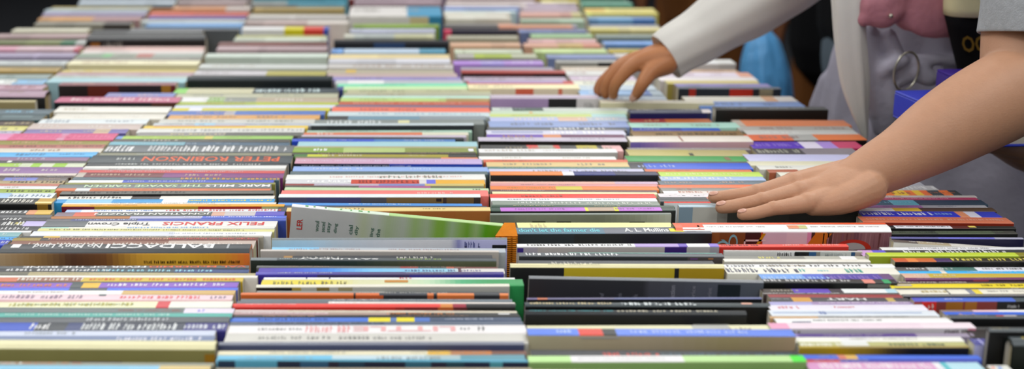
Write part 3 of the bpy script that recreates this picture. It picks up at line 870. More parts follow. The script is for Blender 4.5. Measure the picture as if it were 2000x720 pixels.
        arc(1660, 1.14, 36, .72, .30, .1, 3.05, hexc('b82c14')); arc(1660, 1.14, 25, .5, .999, .1, 3.05, hexc('a8a4a0'))
        for x in range(1600, 1732, 9): poly([(x, 1), (x+2, 1), (x+3+rng.uniform(-2, 2), 0), (x+1, 0)], hexc(rng.choice(['6c3c3c', '9c6c70', '805058'])))
        for x0, x1, c in ((1360, 1364, 'f8c8b0'), (1535, 1556, 'e89060'), (1556, 1572, 'c8c880')):
            put(x0, x1, .55, .95, hexc(c))
        marks(1378, 1490, .68, .82, hexc('b8a8a8'), False); marks(1580, 1715, .68, .82, hexc('a8a0a0'), False)
        put(1372, 1733, .0, .40, hexc('ec5c30')); put(1330, 1372, .0, .99, hexc('e8582c'))
    flush('cover_picture')
    return root

# words for the labels
def cname(c):
    import colorsys
    r, g, b_ = [x**(1/2.2) for x in c]
    h, s, v = colorsys.rgb_to_hsv(r, g, b_)
    h *= 360
    if v < .22: return 'black'
    if s < .11:
        return 'white' if v > .86 else 'pale grey' if v > .7 else 'grey' if v > .42 else 'charcoal'
    if s < .25 and v > .55:
        if 35 <= h < 70: return 'cream' if v > .8 else 'khaki'
        if 70 <= h < 170: return 'pale green' if v > .68 else 'sage grey'
        if 170 <= h < 235: return 'pale blue' if v > .68 else 'blue grey'
        if 235 <= h < 330: return 'pale lilac' if v > .68 else 'mauve grey'
        return 'pale pink' if v > .75 else 'dusty pink'
    if v < .45:
        if h < 20 or h >= 335: return 'maroon'
        if h < 50: return 'dark brown'
        if h < 75: return 'dark olive'
        if h < 165: return 'dark green'
        if h < 200: return 'dark teal'
        if h < 250: return 'navy'
        return 'plum'
    if h < 14 or h >= 350: return 'red' if s > .6 else 'salmon'
    if h < 40: return ('orange' if s > .62 else 'tan') if v > .62 else 'brown'
    if h < 68: return ('yellow' if v > .8 else 'mustard') if s > .45 else ('cream' if v > .8 else 'khaki')
    if h < 90: return 'lime' if v > .6 else 'olive'
    if h < 165: return 'green' if s > .35 else 'mint'
    if h < 200: return 'turquoise'
    if h < 218: return 'sky blue' if v > .75 else 'slate blue' if s < .5 else 'blue'
    if h < 252: return 'blue' if s > .5 else 'periwinkle'
    if h < 290: return 'violet' if s > .4 else 'lilac'
    return 'magenta' if s > .55 else 'mauve'
def looks(b):
    sp = spans(b['spine'], b['pxl'], b['pxr']); tot = {}
    for s in sp:
        k = cname(s[2]); tot[k] = tot.get(k, 0) + s[1]-s[0]
    o = sorted(tot, key=lambda k: -tot[k]); W_ = b['pxr']-b['pxl']
    b['c1'] = o[0]; b['c2'] = o[1] if len(o) > 1 and tot[o[1]] > .15*W_ else None
    f = cname(spans(b['face'], b['pxl'], b['pxr'])[-1][2])
    b['fc'] = f if b['y2'] and b['y2']-b['y1'] > 7 and f != b['c1'] else None
    b['ink'] = next((cname(hexc(a[0])) for k, a in b['ex'] if k == 'm' and float(a[2])-float(a[1]) > 60), None)
    b['ttl'] = next((cname(hexc(a[3])) for k, a in b['ex'] if k == 't'), None)
def an(c): return ('an ' if c[0] in 'aeiou' else 'a ') + c
rowbooks = {}
for b in BOOKS:
    looks(b); rowbooks.setdefault(b['row'], []).append(b)
used_labels = set()
KNOWN = {('centre row', 415): 'tilted white and green book rising above the centre row beside the orange notebook',
 ('inner right row', 432): 'white and orange hardcover with portrait cover right in front of the flat hand',
 ('inner right row', 399): 'grey book directly under the fingers of the flat hand',
 ('inner right row', 393): 'red edged white book hidden just behind the grey book under the hand',
 ('left centre row', 473): 'charcoal hardcover with big white letters and golden brown cover, left centre row',
 ('left centre row', 303): 'dark slate paperback with large orange lettering upside down, left centre row',
 ('left centre row', 431): 'white paperback with red author lettering and small black title, left centre row',
 ('left centre row', 147): 'wide dark teal hardcover standing tall in the far half of left centre row',
 ('left centre row', 660): 'cream hardcover with khaki cover and purple patch, front of left centre row',
 ('right centre row', 443): 'charcoal paperback with turquoise and white lettering beside a round yellow sticker',
 ('right centre row', 513): 'hardcover with black and mustard yellow cover below a cream spine, right centre row',
 ('right centre row', 541): 'tall tilted dark grey hardcover with barcode patch, right centre row',
 ('right centre row', 693): 'pale green paperback with white and bright green bands, right centre row front',
 ('right centre row', 641): 'blue spined paperback with khaki cover and red band, front of right centre row',
 ('right centre row', 184): 'lilac paperback with black band beside the fingertips of the reaching hand',
 ('outer right row', 492): 'lime green paperback in the near half of the outer right row',
 ('outer right row', 638): 'large black hardcover standing tall at the near end of outer right row',
 ('outer right row', 653): 'dark green hardcover in front of the large black one, near right corner',
 ('outer right row', 475): 'tilted white paperback leaning in front of the navy one, outer right row',
 ('outer right row', 169): 'navy hardcover with two red bands behind the reaching hand, outer right row',
 ('centre row', 591): 'bright red hardcover with black end, near end of the centre row'}
def ones(a, b_): return f"between two {a} ones" if a == b_ else f"between {a} and {b_} ones"
def label_book(b):
    kn = KNOWN.get((b['row'], int(b['y0'])))
    if kn: used_labels.add(kn); return kn
    seq = rowbooks[b['row']]; i = next(k for k, q in enumerate(seq) if q is b)
    kind = 'hardcover' if b['hard'] else 'paperback'
    px = b['y1']-b['y0']
    size = 'slim ' if px < 5 and not b['hard'] else 'thick ' if px > 11 else ''
    pre = f"{b['c1']} {kind}"
    det = []
    ink = b['ttl'] or b['ink']
    if b['fc'] and b['c2']: det.append(f"with {b['c2']} band and {b['fc']} cover")
    if ink and ink != b['c1'] and b['c2']: det.append(f"with {b['c2']} band and {ink} lettering")
    if b['fc']: det.append(f"with {b['fc']} cover showing")
    if b['ttl']: det.append(f"with large {b['ttl']} lettering")
    if b['c2']: det.append(f"with {b['c2']} band")
    if ink and ink != b['c1']: det.append(f"with {ink} lettering")
    det.append('')
    back = seq[i-1]['c1'] if i else None; front = seq[i+1]['c1'] if i+1 < len(seq) else None
    back2 = seq[i-2]['c1'] if i > 1 else None; front2 = seq[i+2]['c1'] if i+2 < len(seq) else None
    rel = []
    if back and front: rel.append(ones(back, front))
    if front: rel.append(f"just behind {an(front)} one")
    if back: rel.append(f"just before {an(back)} one")
    if back and front and front2: rel.append(f"between {back} and {front} then {front2} ones")
    if back2 and back and front: rel.append(f"between {back2} then {back} and {front} ones")
    y = b['y0']
    zone = 'far end' if y < 110 else 'far half' if y < 230 else 'middle' if y < 390 else 'near half' if y < 540 else 'near end'
    for z_ in (zone + ' of ', ''):
        for d in det:
            for s_ in (size, ''):
                for rl in rel:
                    if not d and not z_ and 'then' not in rl and len(rel) > 3: continue
                    lb = f"{s_}{pre} {d} {rl}, {z_}{b['row']}".replace('  ', ' ')
                    if len(lb.split()) <= 16 and lb not in used_labels:
                        used_labels.add(lb); return lb
    return None

CUT = 118                                        # farther books than this row of the picture are one mass
rng = random.Random(11)
mass = MB()
PAL = 'e8e4dc d8c8a8 2c3c70 902828 e0b840 6c9cc0 84a060 1c1c20 b8b8c0 d07848 705088 c8d8e0 508078 f0f0ec'.split()
def mass_book(x0, x1, yn, yf, z, sc_, fc, pc):
    T = yf-yn; e = .001
    if T < .005: return
    mass.box((x0+e, yn+.0012, TZ+.001), (x1-e, yf-.0012, z-.003), pc)
    for a, c in ((yn, yn+.001), (yf-.001, yf)): mass.box((x0, a, TZ), (x1, c, z-.0012), fc)
    k = len(mass.v)
    mass.v += [(x0, yn, z-.0012), (x1, yn, z-.0012), (x1, yn+.0012, z), (x0, yn+.0012, z), (x1, yf-.0012, z), (x0, yf-.0012, z), (x1, yf, z-.0012), (x0, yf, z-.0012)]
    for q in ((0, 1, 2, 3), (3, 2, 4, 5), (5, 4, 6, 7), (0, 3, 5, 7), (1, 6, 4, 2)): mass.face(tuple(k+i for i in q), sc_)
for b in BOOKS:
    if b['y0'] < CUT and not b['hard']:
        S = spans(b['spine'], b['pxl'], b['pxr'])
        W = b['X1']-b['X0']
        if b['Yf']-b['Yn'] < .0055: continue
        T = b['Yf']-b['Yn']; nn = max(1, round(T/.034))
        for k in range(nn):
            yf, yn = b['Yf']-T*k/nn, b['Yf']-T*(k+1)/nn + (.0008 if nn > 1 else 0)
            pc = hexc(rng.choice(PLIST)); x0, x1 = (b['X0']+rng.uniform(.003, .006), b['X1']-rng.uniform(.003, .012)) if k else (b['X0']+.002, b['X1']-.002)
            zz = b['z']-(rng.uniform(0, .004) if k else 0); tint = hexc(rng.choice(PAL)); am = rng.uniform(.0, .32) if nn > 1 else 0
            cuts = sorted([0, 1] + [(s_[1]-b['pxl'])/(b['pxr']-b['pxl']) for s_ in S[:-1]] + [rng.random() for _ in range(3)])
            for f0, f1 in zip(cuts, cuts[1:]):
                if f1-f0 < .01: continue
                px_ = b['pxl']+(b['pxr']-b['pxl'])*(f0+f1)/2
                c = next((s_[2] for s_ in S if s_[0] <= px_ <= s_[1]), S[-1][2]); g = rng.uniform(.8, 1.12); t_ = am*rng.uniform(.3, 1)
                c = tuple(min(.85, (c[i]*(1-t_)+tint[i]*t_)*g) for i in range(3))
                mass_book(x0+(x1-x0)*f0, x0+(x1-x0)*f1, yn, yf, zz, c, c, pc)
        continue
    o = build_book(b, rng)
    lb = label_book(b)
    if lb is None: print('NO LABEL', b['row'], b['y0'], b['c1'])
    tag(o, lb or f"{b['c1']} book in the {b['row']}", 'book', f"books in the {b['row']}")
# rows going on outside the picture, and the far end of the table
def filler(xa, xb, y0, y1):
    y = y0
    while y > y1:
        t = rng.uniform(.014, .035); c = hexc(rng.choice(PAL))
        mass_book(xa+rng.uniform(0, .015), xb-rng.uniform(0, .03), y-t+.001, y, ZN+rng.uniform(-.02, .004), c, c, hexc(rng.choice(PLIST)))
        y -= t
filler(-.845, -.625, 1.88, .80); filler(-.62, -.41, 1.33, .80)
for xa, xb, row in ((-.845, -.625, 'outer left row'), (-.62, -.41, 'inner left row'), (-.405, -.165, 'left centre row'), (-.155, .08, 'centre row'),
                    (.09, .25, 'right centre row'), (.26, .40, 'inner right row'), (.415, .58, 'outer right row')):
    filler(xa, xb, 4.28, max(b['Yf'] for b in rowbooks[row])+.004)
    if 'left row' not in row:
        x1 = {'left centre row': -.165, 'centre row': .09, 'right centre row': .29, 'inner right row': .45, 'outer right row': .62}[row]
        x0 = {'left centre row': -.40, 'centre row': -.15, 'right centre row': .105, 'inner right row': .305, 'outer right row': .465}[row]
        filler(x0, x1, min(b['Yn'] for b in rowbooks[row])-.004, .80)
far = link('books', mass.mesh('books'), M_COVER)
tag(far, 'blurred mass of small books packed along the far end of the table', 'books', None, 'stuff')

# ---------------------------------------------------------------- people
def catmull(pts, n=6):
    """smooth a list of equal-length tuples (x, y, z, radii...)"""
    P = [pts[0]] + list(pts) + [pts[-1]]; out = []
    for i in range(1, len(P)-2):
        for k in range(n):
            t = k/n; a, b, c, d = P[i-1], P[i], P[i+1], P[i+2]
            out.append(tuple(.5*(2*b[q] + (c[q]-a[q])*t + (2*a[q]-5*b[q]+4*c[q]-d[q])*t*t + (3*b[q]-a[q]-3*c[q]+d[q])*t**3) for q in range(len(b))))
    out.append(tuple(pts[-1])); return out
def loft(bm, pts, seg=20, ref=(0, 1, 0), caps=True, wave=None, n=6, hem=0.0):
    """tube through pts (x, y, z, r_side, r_ref); wave(i, a, u) scales the radius; hem turns the open end inwards"""
    pts = catmull([p if len(p) > 4 else (*p, p[3]) for p in pts], n)
    C = [Vector(p[:3]) for p in pts]; rings = []; ref = Vector(ref)
    for i, p in enumerate(pts):
        d = (C[min(i+1, len(C)-1)] - C[max(i-1, 0)]).normalized()
        e2 = (ref - d*ref.dot(d)).normalized(); e1 = d.cross(e2)
        ring = []
        for k in range(seg):
            a = 2*math.pi*k/seg; s = wave(i, a, i/(len(pts)-1)) if wave else 1
            ring.append(bm.verts.new(C[i] + e1*math.cos(a)*p[3]*s + e2*math.sin(a)*p[4]*s))
        rings.append(ring)
    def bridge(a, b):
        for k in range(seg): bm.faces.new((a[k], a[(k+1) % seg], b[(k+1) % seg], b[k]))
    for a, b in zip(rings, rings[1:]): bridge(a, b)
    if caps:
        for ring, c, s in ((rings[0], C[0], -1), (rings[-1], C[-1], 1)):
            d = ((C[-1]-C[-2]) if s > 0 else (C[0]-C[1])).normalized()
            r = min(pts[0 if s < 0 else -1][3:5])
            prev = ring
            for t in (.45, .8, .97):
                q = math.sqrt(1-t*t)
                new = [bm.verts.new(c + (v.co-c)*q + d*r*t) for v in ring]
                if s > 0: bridge(prev, new)
                else: bridge(new, prev)
                prev = new
            bm.faces.new(prev if s > 0 else prev[::-1])
    elif hem:
        c = C[-1]
        for i, f in ((-1, 1-hem), (-4, 1-hem)):
            cc = C[i]; new = [bm.verts.new(cc + (v.co-c)*f) for v in rings[-1]]
            bridge(rings[-1] if i == -1 else prev, new); prev = new
        bm.faces.new(prev); bm.faces.new(rings[0][::-1])
    return rings
def ball(bm, c, rx, ry, rz):
    m = Matrix.Translation(c) @ Matrix.Diagonal((rx, ry, rz, 1))
    bmesh.ops.create_uvsphere(bm, u_segments=20, v_segments=14, radius=1, matrix=m)
def skin_mesh(name, bm, voxel, smooth=6, factor=.5):
    """melt overlapping closed volumes into one continuous surface"""
    bmesh.ops.recalc_face_normals(bm, faces=bm.faces)
    me = bpy.data.meshes.new('tmp'); bm.to_mesh(me); bm.free()
    o = bpy.data.objects.new('tmp', me); COL.objects.link(o)
    r = o.modifiers.new('r', 'REMESH'); r.mode = 'VOXEL'; r.voxel_size = voxel
    s = o.modifiers.new('s', 'SMOOTH'); s.factor = factor; s.iterations = smooth
    out = bpy.data.meshes.new_from_object(o.evaluated_get(bpy.context.evaluated_depsgraph_get()))
    bpy.data.objects.remove(o); bpy.data.meshes.remove(me)
    out.name = name; out.materials.clear()
    return out
def cloth_obj(name, bm, m, parent, sub=1):
    bmesh.ops.recalc_face_normals(bm, faces=bm.faces)
    me = bpy.data.meshes.new(name); bm.to_mesh(me); bm.free()
    o = link(name, me, m, parent, True)
    if sub:
        s = o.modifiers.new('subdivision', 'SUBSURF'); s.levels = sub; s.render_levels = sub
    return o
def Q(x, y, Y, *r): return (*P3(x, y, Y), *r)

M_SKIN = mat('skin_fair', 'bd8e70', rough=.5, spec=.4, noise=(90, .07), bump=('noise', 420, .25, .0012), sss=.12)
M_SKIN2 = mat('skin_warm', 'b0744a', rough=.5, spec=.4, noise=(90, .06), bump=('noise', 300, .15, .001), sss=.1)
M_SKIN3 = mat('skin_brown', '6e4226', rough=.55, spec=.3, noise=(60, .06), sss=.05)
M_NAIL = mat('fingernail', 'cc9a86', rough=.3, spec=.6, noise=(50, .03))
M_HEATHER = mat('heather_jersey', 'a9adb1', rough=.95, spec=.1, noise=(140, .22), bump=('noise', 500, .5, .0015))
M_KNIT = mat('white_ribbed_knit', 'd6d3cd', rough=.95, spec=.1, noise=(18, .07), bump=('X', 150, .18, .0015))
M_SLATE = mat('slate_twill', '8c8f9e', rough=.95, spec=.1, noise=(22, .08), bump=('noise', 420, .3, .001))
M_LAV = mat('lavender_grey_cotton', 'b2afbe', rough=.95, spec=.1, noise=(14, .1), bump=('noise', 90, .4, .004))
M_PINK = mat('pink_satin', 'b97b86', rough=.6, spec=.3, noise=(10, .12), bump=('noise', 14, .5, .02))
M_BLACK = mat('black_cotton', '121214', rough=.95, spec=.08, noise=(12, .15))
M_HAIR = mat('dark_hair', '1d1410', rough=.6, noise=(60, .2), bump=('Z', 60, .6, .004))
M_METAL = mat('brushed_ring', 'c4c0b0', rough=.3, metal=1, noise=(40, .05))
M_BROWN = mat('brown_trousers', '6e4422', rough=.95, spec=.1, noise=(10, .15))
M_JEANS = mat('grey_blue_denim', '5c6872', rough=.95, spec=.1, noise=(30, .1))
M_OLIVE = mat('dark_olive_jersey', '23261c', rough=.95, spec=.1, noise=(10, .15))

def head(bm, hb, c, face):
    """head and neck with features; c is the middle of the head, face the direction it looks (unit, horizontal-ish)"""
    f = Vector(face).normalized(); s = f.cross(Vector((0, 0, 1))).normalized(); u = s.cross(f); c = Vector(c)
    def bb(o, rx, ry, rz):
        m = Matrix.Translation(c + f*o[0] + s*o[1] + u*o[2]) @ Matrix((f, s, u)).transposed().to_4x4() @ Matrix.Diagonal((rx, ry, rz, 1))
        bmesh.ops.create_uvsphere(bm, u_segments=20, v_segments=14, radius=1, matrix=m)
    bb((0, 0, .02), .095, .075, .10); bb((.03, 0, -.05), .062, .055, .065)
    bb((.098, 0, -.01), .016, .012, .026); bb((.08, 0, -.055), .012, .026, .008); bb((.075, 0, -.09), .02, .022, .018)
    for k in (-1, 1): bb((-.005, .078*k, -.005), .018, .008, .03); bb((.083, .03*k, .015), .010, .014, .008)
    def hh(o, rx, ry, rz):
        m = Matrix.Translation(c + f*o[0] + s*o[1] + u*o[2]) @ Matrix((f, s, u)).transposed().to_4x4() @ Matrix.Diagonal((rx, ry, rz, 1))
        bmesh.ops.create_uvsphere(hb, u_segments=20, v_segments=14, radius=1, matrix=m)
    hh((-.02, 0, .05), .10, .086, .09); hh((-.07, 0, -.03), .055, .075, .10)
def nails(parent, items):
    for c, ax, up, sx, sy in items:             # centre, finger direction, outward direction
        ax = Vector(ax).normalized(); up = Vector(up); up = (up - ax*up.dot(ax)).normalized(); sd = ax.cross(up)
        bm = bmesh.new()
        bmesh.ops.create_uvsphere(bm, u_segments=16, v_segments=10, radius=1,
            matrix=Matrix.Translation(c) @ Matrix((ax, sd, up)).transposed().to_4x4() @ Matrix.Diagonal((sx, sy, .0016, 1)))
        cloth_obj('fingernail', bm, M_NAIL, parent, 0)
def folds(n, amp, ph=0, tw=0):
    return lambda i, a, u: 1 + amp*(.6*math.sin(n*a + ph + tw*u) + .4*math.sin((n*2+1)*a + 2.1*ph - tw*u))

# ---- the person whose flat hand rests on the books in front
p1 = empty('person', (1.140, 1.62, 0))
tag(p1, 'person in grey t-shirt resting a flat hand on the books, slate trousers', 'person', 'people browsing the book table')
def rel(o, root):                                # hang a world-placed child on its root
    o.parent = root; o.matrix_parent_inverse = Matrix.Translation(-root.location); return o
bm = bmesh.new()
FING = {
 'index':  [Q(1655, 340, 1.496, .018), Q(1548, 355, 1.506, .0105), Q(1480, 377, 1.499, .0085), Q(1440, 383, 1.496, .0074), Q(1412, 385.5, 1.494, .0064)],
 'middle': [Q(1660, 346, 1.488, .019), Q(1552, 357, 1.488, .0112), Q(1478, 375, 1.477, .0086), Q(1428, 382.5, 1.475, .0078), Q(1394, 385.5, 1.475, .0068)],
 'ring':   [Q(1665, 358, 1.476, .019), Q(1562, 374, 1.468, .0112), Q(1488, 391, 1.458, .0084), Q(1440, 401, 1.457, .0078), Q(1409, 405, 1.457, .0070)],
 'pinky':  [Q(1668, 372, 1.466, .018), Q(1578, 396, 1.447, .0110), Q(1512, 407, 1.439, .0078), Q(1476, 416, 1.438, .0070), Q(1450, 419, 1.438, .0062)],
 'thumb':  [Q(1660, 345, 1.500, .016), Q(1592, 358, 1.528, .0115), Q(1546, 366, 1.534, .0095), Q(1512, 370, 1.534, .0080)]}
for k, ch in FING.items(): loft(bm, ch, 16, (0, 0, 1))
for k in ('middle', 'ring', 'pinky', 'index'):   # knuckles
    for j, r in ((1, .0116), (2, .0092)):
        c = FING[k][j]; ball(bm, (c[0], c[1]-.0005, c[2]+.0008), r*1.05, c[3]*1.03, c[3]*1.03)
loft(bm, [Q(1575, 374, 1.478, .013, .026), Q(1622, 362, 1.478, .018, .030), Q(1668, 352, 1.482, .0225, .027)], 20, (0, 1, 0))
loft(bm, [Q(1588, 403, 1.448, .0105), Q(1640, 391, 1.450, .016), Q(1695, 366, 1.466, .021)], 16)
loft(bm, [Q(1640, 360, 1.482, .0215, .026), Q(1672, 349, 1.484, .0255, .026), Q(1715, 328, 1.488, .030, .029), Q(1765, 302, 1.494, .0345, .034),
          Q(1830, 262, 1.502, .0425, .040), Q(1900, 221, 1.512, .0480, .044), Q(1965, 186, 1.524, .050, .046), Q(2010, 160, 1.536, .048, .048)], 72, (0, 1, 0))
loft(bm, [Q(1990, 176, 1.530, .044), Q(2006, 112, 1.552, .050), Q(2014, 40, 1.575, .052), Q(2030, -60, 1.60, .053), Q(2050, -230, 1.64, .055)], 64)
SH = P3(2050, -230, 1.64)
loft(bm, [(*SH, .055), (SH.x+.07, SH.y+.06, SH.z+.03, .06), (1.070, 1.73, 1.36, .07)], 16)
loft(bm, [(1.140, 1.74, 1.0, .09, .13), (1.110, 1.74, 1.2, .10, .14), (1.080, 1.74, 1.34, .09, .13), (1.050, 1.74, 1.42, .055, .06), (1.035, 1.74, 1.50, .05, .05)], 24, (0, 1, 0))
# the other arm, folded under the books it holds
loft(bm, [(1.09, 1.84, 1.35, .055), (1.16, 1.90, 1.20, .046), (1.15, 1.89, 1.03, .042), (1.04, 1.84, .930, .036), (.90, 1.78, .896, .028), (.83, 1.775, .894, .023, .028), (.785, 1.77, .908, .015, .032)], 20)
for q in range(4): loft(bm, [(.80, 1.80-.019*q, .908, .010), (.75, 1.785-.019*q, .918, .0085), (.72, 1.78-.019*q, .924, .0072)], 12)
loft(bm, [(.82, 1.815, .900, .012), (.79, 1.845, .912, .010), (.765, 1.86, .922, .0085)], 12)
hb = bmesh.new(); head(bm, hb, (1.010, 1.74, 1.585), (-.8, -.15, -.35))
o = link('body', skin_mesh('body', bm, .0015, 5), M_SKIN, None, True); rel(o, p1); BODY1 = o
rel(link('hair', skin_mesh('hair', hb, .006, 4), M_HAIR, None, True), p1)
its = []
for k in ('middle', 'ring', 'pinky'):
    a, b_ = Vector(FING[k][-2][:3]), Vector(FING[k][-1][:3]); d = (b_-a).normalized(); r = FING[k][-1][3]
    up = Vector((0, -.35, 1)); up = (up-d*up.dot(d)).normalized()
    its.append((b_ + up*r*.86 + d*r*.05, d + up*-.12, up, r*.85, r*.55))
npar = empty('nail_holder'); bpy.data.objects.remove(npar)
for o in []: pass
def nails_on(root, items):
    before = set(bpy.data.objects)
    nails(None, items)
    for o in set(bpy.data.objects)-before: rel(o, root)
nails_on(p1, its)
bm = bmesh.new()
loft(bm, [(1.10, 1.735, 1.35, .10, .10), (SH.x+.10, SH.y+.07, SH.z+.03, .098, .098), (SH.x+.02, SH.y+.015, SH.z+.035, .086, .09), Q(2064, -175, 1.632, .080, .088), Q(2056, -110, 1.607, .077, .090), Q(2056, -10, 1.573, .077, .090), Q(2048, 72, 1.563, .076, .090)], 36, (0, 1, 0), caps=False, hem=.06,
     wave=lambda i, a, u: 1 + .035*math.sin(3*a+1+3*u) + .02*math.sin(7*a+5*u), n=8)
rel(cloth_obj('t_shirt_sleeve', bm, M_HEATHER, None), p1)
bm = bmesh.new()
loft(bm, [(1.160, 1.74, .93, .125, .16), (1.145, 1.74, 1.05, .12, .15), (1.125, 1.74, 1.2, .125, .155), (1.095, 1.74, 1.34, .11, .16), (1.060, 1.74, 1.415, .06, .09)], 40, (0, 1, 0), caps=False, wave=folds(5, .03, 1, 3), hem=0)
rel(cloth_obj('t_shirt', bm, M_HEATHER, None), p1)
bm = bmesh.new()
fw = lambda i, a, u: 1 + .07*math.sin(6*a+.6+1.2*u) + .04*math.sin(11*a-2*u)
loft(bm, [(1.130, 1.73, .98, .13, .155), (1.105, 1.73, .90, .165, .165), (1.095, 1.73, .80, .17, .165), (1.105, 1.73, .74, .15, .15)], 56, (0, 1, 0), caps=True, wave=fw)
for sy in (-1, 1):
    loft(bm, [(1.095, 1.73+sy*.07, .86, .165, .10), (1.085, 1.73+sy*.085, .70, .16, .10), (1.100, 1.73+sy*.09, .45, .14, .10), (1.115, 1.73+sy*.09, .2, .13, .10), (1.125, 1.73+sy*.09, .07, .13, .10)], 40, (0, 1, 0), wave=fw)
rel(link('trousers', skin_mesh('trousers', bm, .007, 3), M_SLATE, None, True), p1)
for sy in (-1, 1):
    bm = bmesh.new(); loft(bm, [(1.130, 1.73+sy*.09, .045, .04, .045), (1.040, 1.73+sy*.09, .045, .045, .046), (0.800, 1.73+sy*.09, .035, .03, .042)], 20, (0, 1, 0)); rel(cloth_obj('shoe', bm, M_BLACK, None), p1)

# ---- the blue and the purple hardback that person holds
def held(name, loc, sx, sy, sz, rz, cov, label):
    r_ = empty(name, loc, (0, 0, rz)); tag(r_, label, 'book', 'books held by the browsers')
    mb = MB(); c = hexc(cov); t = .003
    mb.box((-sx/2, -sy/2, 0), (sx/2, sy/2, t), c); mb.box((-sx/2, -sy/2, sz-t), (sx/2, sy/2, sz), c); mb.box((-sx/2, -sy/2, t), (-sx/2+t, sy/2, sz-t), c)
    o = link('cover', mb.mesh('cover'), M_COVER, r_); o.modifiers.new('bevel', 'BEVEL').width = .0012
    mb = MB(); mb.box((-sx/2+t, -sy/2+.004, t), (sx/2-.004, sy/2-.004, sz-t), hexc('e4dcc8')); link('page_block', mb.mesh('page_block'), M_PAGES, r_)
held('hardcover_book', (.742, 1.735, .938), .155, .19, .036, .10, '2038c8', 'blue hardcover held flat behind the bare forearm at waist height')
held('hardcover_book', (.770, 1.765, .975), .11, .14, .026, .02, '3a1c90', 'purple hardcover lying on the held blue book behind the forearm')

# ---- the person in the white cardigan reaching over the far rows
p2 = empty('person', (.83, 2.2, 0))
tag(p2, 'person in white cardigan and lavender trousers reaching into the far book rows', 'person', 'people browsing the book table')
bm = bmesh.new()
F2 = {
 'index':  [Q(1300, 112, 2.10, .020), Q(1243, 124, 2.092, .0125), Q(1207, 158, 2.090, .0095), Q(1198, 178, 2.096, .0082), Q(1199, 186, 2.102, .0070)],
 'middle': [Q(1300, 110, 2.12, .020), Q(1232, 120, 2.114, .0125), Q(1193, 154, 2.114, .0095), Q(1182, 176, 2.117, .0082), Q(1183, 185, 2.120, .0070)],
 'ring':   [Q(1300, 110, 2.13, .019), Q(1224, 122, 2.135, .0120), Q(1184, 154, 2.136, .0090), Q(1173, 174, 2.138, .0078), Q(1172, 182, 2.138, .0068)],
 'pinky':  [Q(1300, 114, 2.14, .018), Q(1220, 128, 2.153, .0110), Q(1180, 154, 2.156, .0080), Q(1168, 171, 2.156, .0070), Q(1166, 178, 2.155, .0060)],
 'thumb':  [Q(1300, 124, 2.095, .019), Q(1272, 140, 2.078, .0135), Q(1255, 163, 2.066, .0105), Q(1245, 181, 2.068, .0088), Q(1240, 188, 2.072, .0074)]}
for ch in F2.values(): loft(bm, ch, 16, (0, 1, 0))
loft(bm, [Q(1235, 122, 2.12, .013, .030), Q(1270, 116, 2.118, .020, .032), Q(1305, 108, 2.12, .023, .026)], 20, (0, 1, 0))
loft(bm, [Q(1285, 118, 2.118, .022, .026), Q(1330, 92, 2.125, .025, .025), Q(1420, 36, 2.14, .033), Q(1520, -30, 2.16, .038), Q(1600, -130, 2.16, .045), Q(1760, -330, 2.14, .055)], 20, (0, 1, 0))
loft(bm, [Q(1760, -330, 2.14, .055), (.80, 2.2, 1.36, .07)], 14)
loft(bm, [(.86, 2.2, .95, .09, .13), (.85, 2.2, 1.15, .09, .14), (.80, 2.2, 1.33, .09, .14), (.74, 2.2, 1.42, .05, .055), (.70, 2.2, 1.49, .048, .05)], 20, (0, 1, 0))
hb = bmesh.new(); head(bm, hb, (.66, 2.2, 1.56), (-.8, -.1, -.5))
hp = [(.72, 2.2, 1.60, .06, .08), (.77, 2.2, 1.5, .05, .09), (.82, 2.2, 1.38, .035, .08)]; loft(hb, hp, 16, (0, 1, 0))
rel(link('body', skin_mesh('body', bm, .002, 4), M_SKIN2, None, True), p2)
rel(link('hair', skin_mesh('hair', hb, .006, 4), M_HAIR, None, True), p2)
its = []
for k, up in (('thumb', (-.3, -1, .25)), ('index', (-1, -.2, .2))):
    a, b_ = Vector(F2[k][-2][:3]), Vector(F2[k][-1][:3]); d = (b_-a).normalized(); r = F2[k][-1][3]
    u_ = Vector(up); u_ = (u_-d*u_.dot(d)).normalized(); its.append((b_ + u_*r*.9 - d*r*.1, d, u_, r*1.15, r*.75))
nails_on(p2, its)
bm = bmesh.new()
def cuffwave(i, a, u): return 1 + .03*math.sin(4*a+3*u) + .022*math.sin(9*a+7*u) + .03*math.sin(26*u)*math.sin(a+1)
loft(bm, [Q(1790, -360, 2.14, .075), Q(1640, -160, 2.15, .070), Q(1545, -55, 2.15, .060), Q(1470, 0, 2.145, .054), Q(1400, 47, 2.135, .0455), Q(1345, 82, 2.127, .041), Q(1300, 111, 2.12, .0385)], 36, (0, 1, 0), caps=False, hem=.07, wave=cuffwave, n=10)
rel(cloth_obj('cardigan_sleeve', bm, M_KNIT, None), p2)
bm = bmesh.new()
loft(bm, [Q(1700, -330, 2.02, .05, .03), Q(1660, -150, 1.98, .034, .018), Q(1657, -20, 1.955, .024, .013), Q(1661, 80, 1.95, .022, .012), Q(1670, 160, 1.95, .020, .011), Q(1680, 220, 1.95, .012, .008), Q(1690, 268, 1.95, .004, .004)], 28, (0, 1, 0), wave=lambda i, a, u: 1+.10*math.sin(5*a+2*u)+.05*math.sin(9*a), n=8)
rel(cloth_obj('cardigan_front', bm, M_KNIT, None), p2)
bm = bmesh.new()
loft(bm, [(.875, 2.24, .98, .12, .18), (.87, 2.24, 1.15, .13, .19), (.83, 2.24, 1.32, .12, .20), (.78, 2.22, 1.43, .07, .10)], 40, (0, 1, 0), wave=folds(5, .03, 2, 2))
rel(cloth_obj('cardigan', bm, M_KNIT, None), p2)
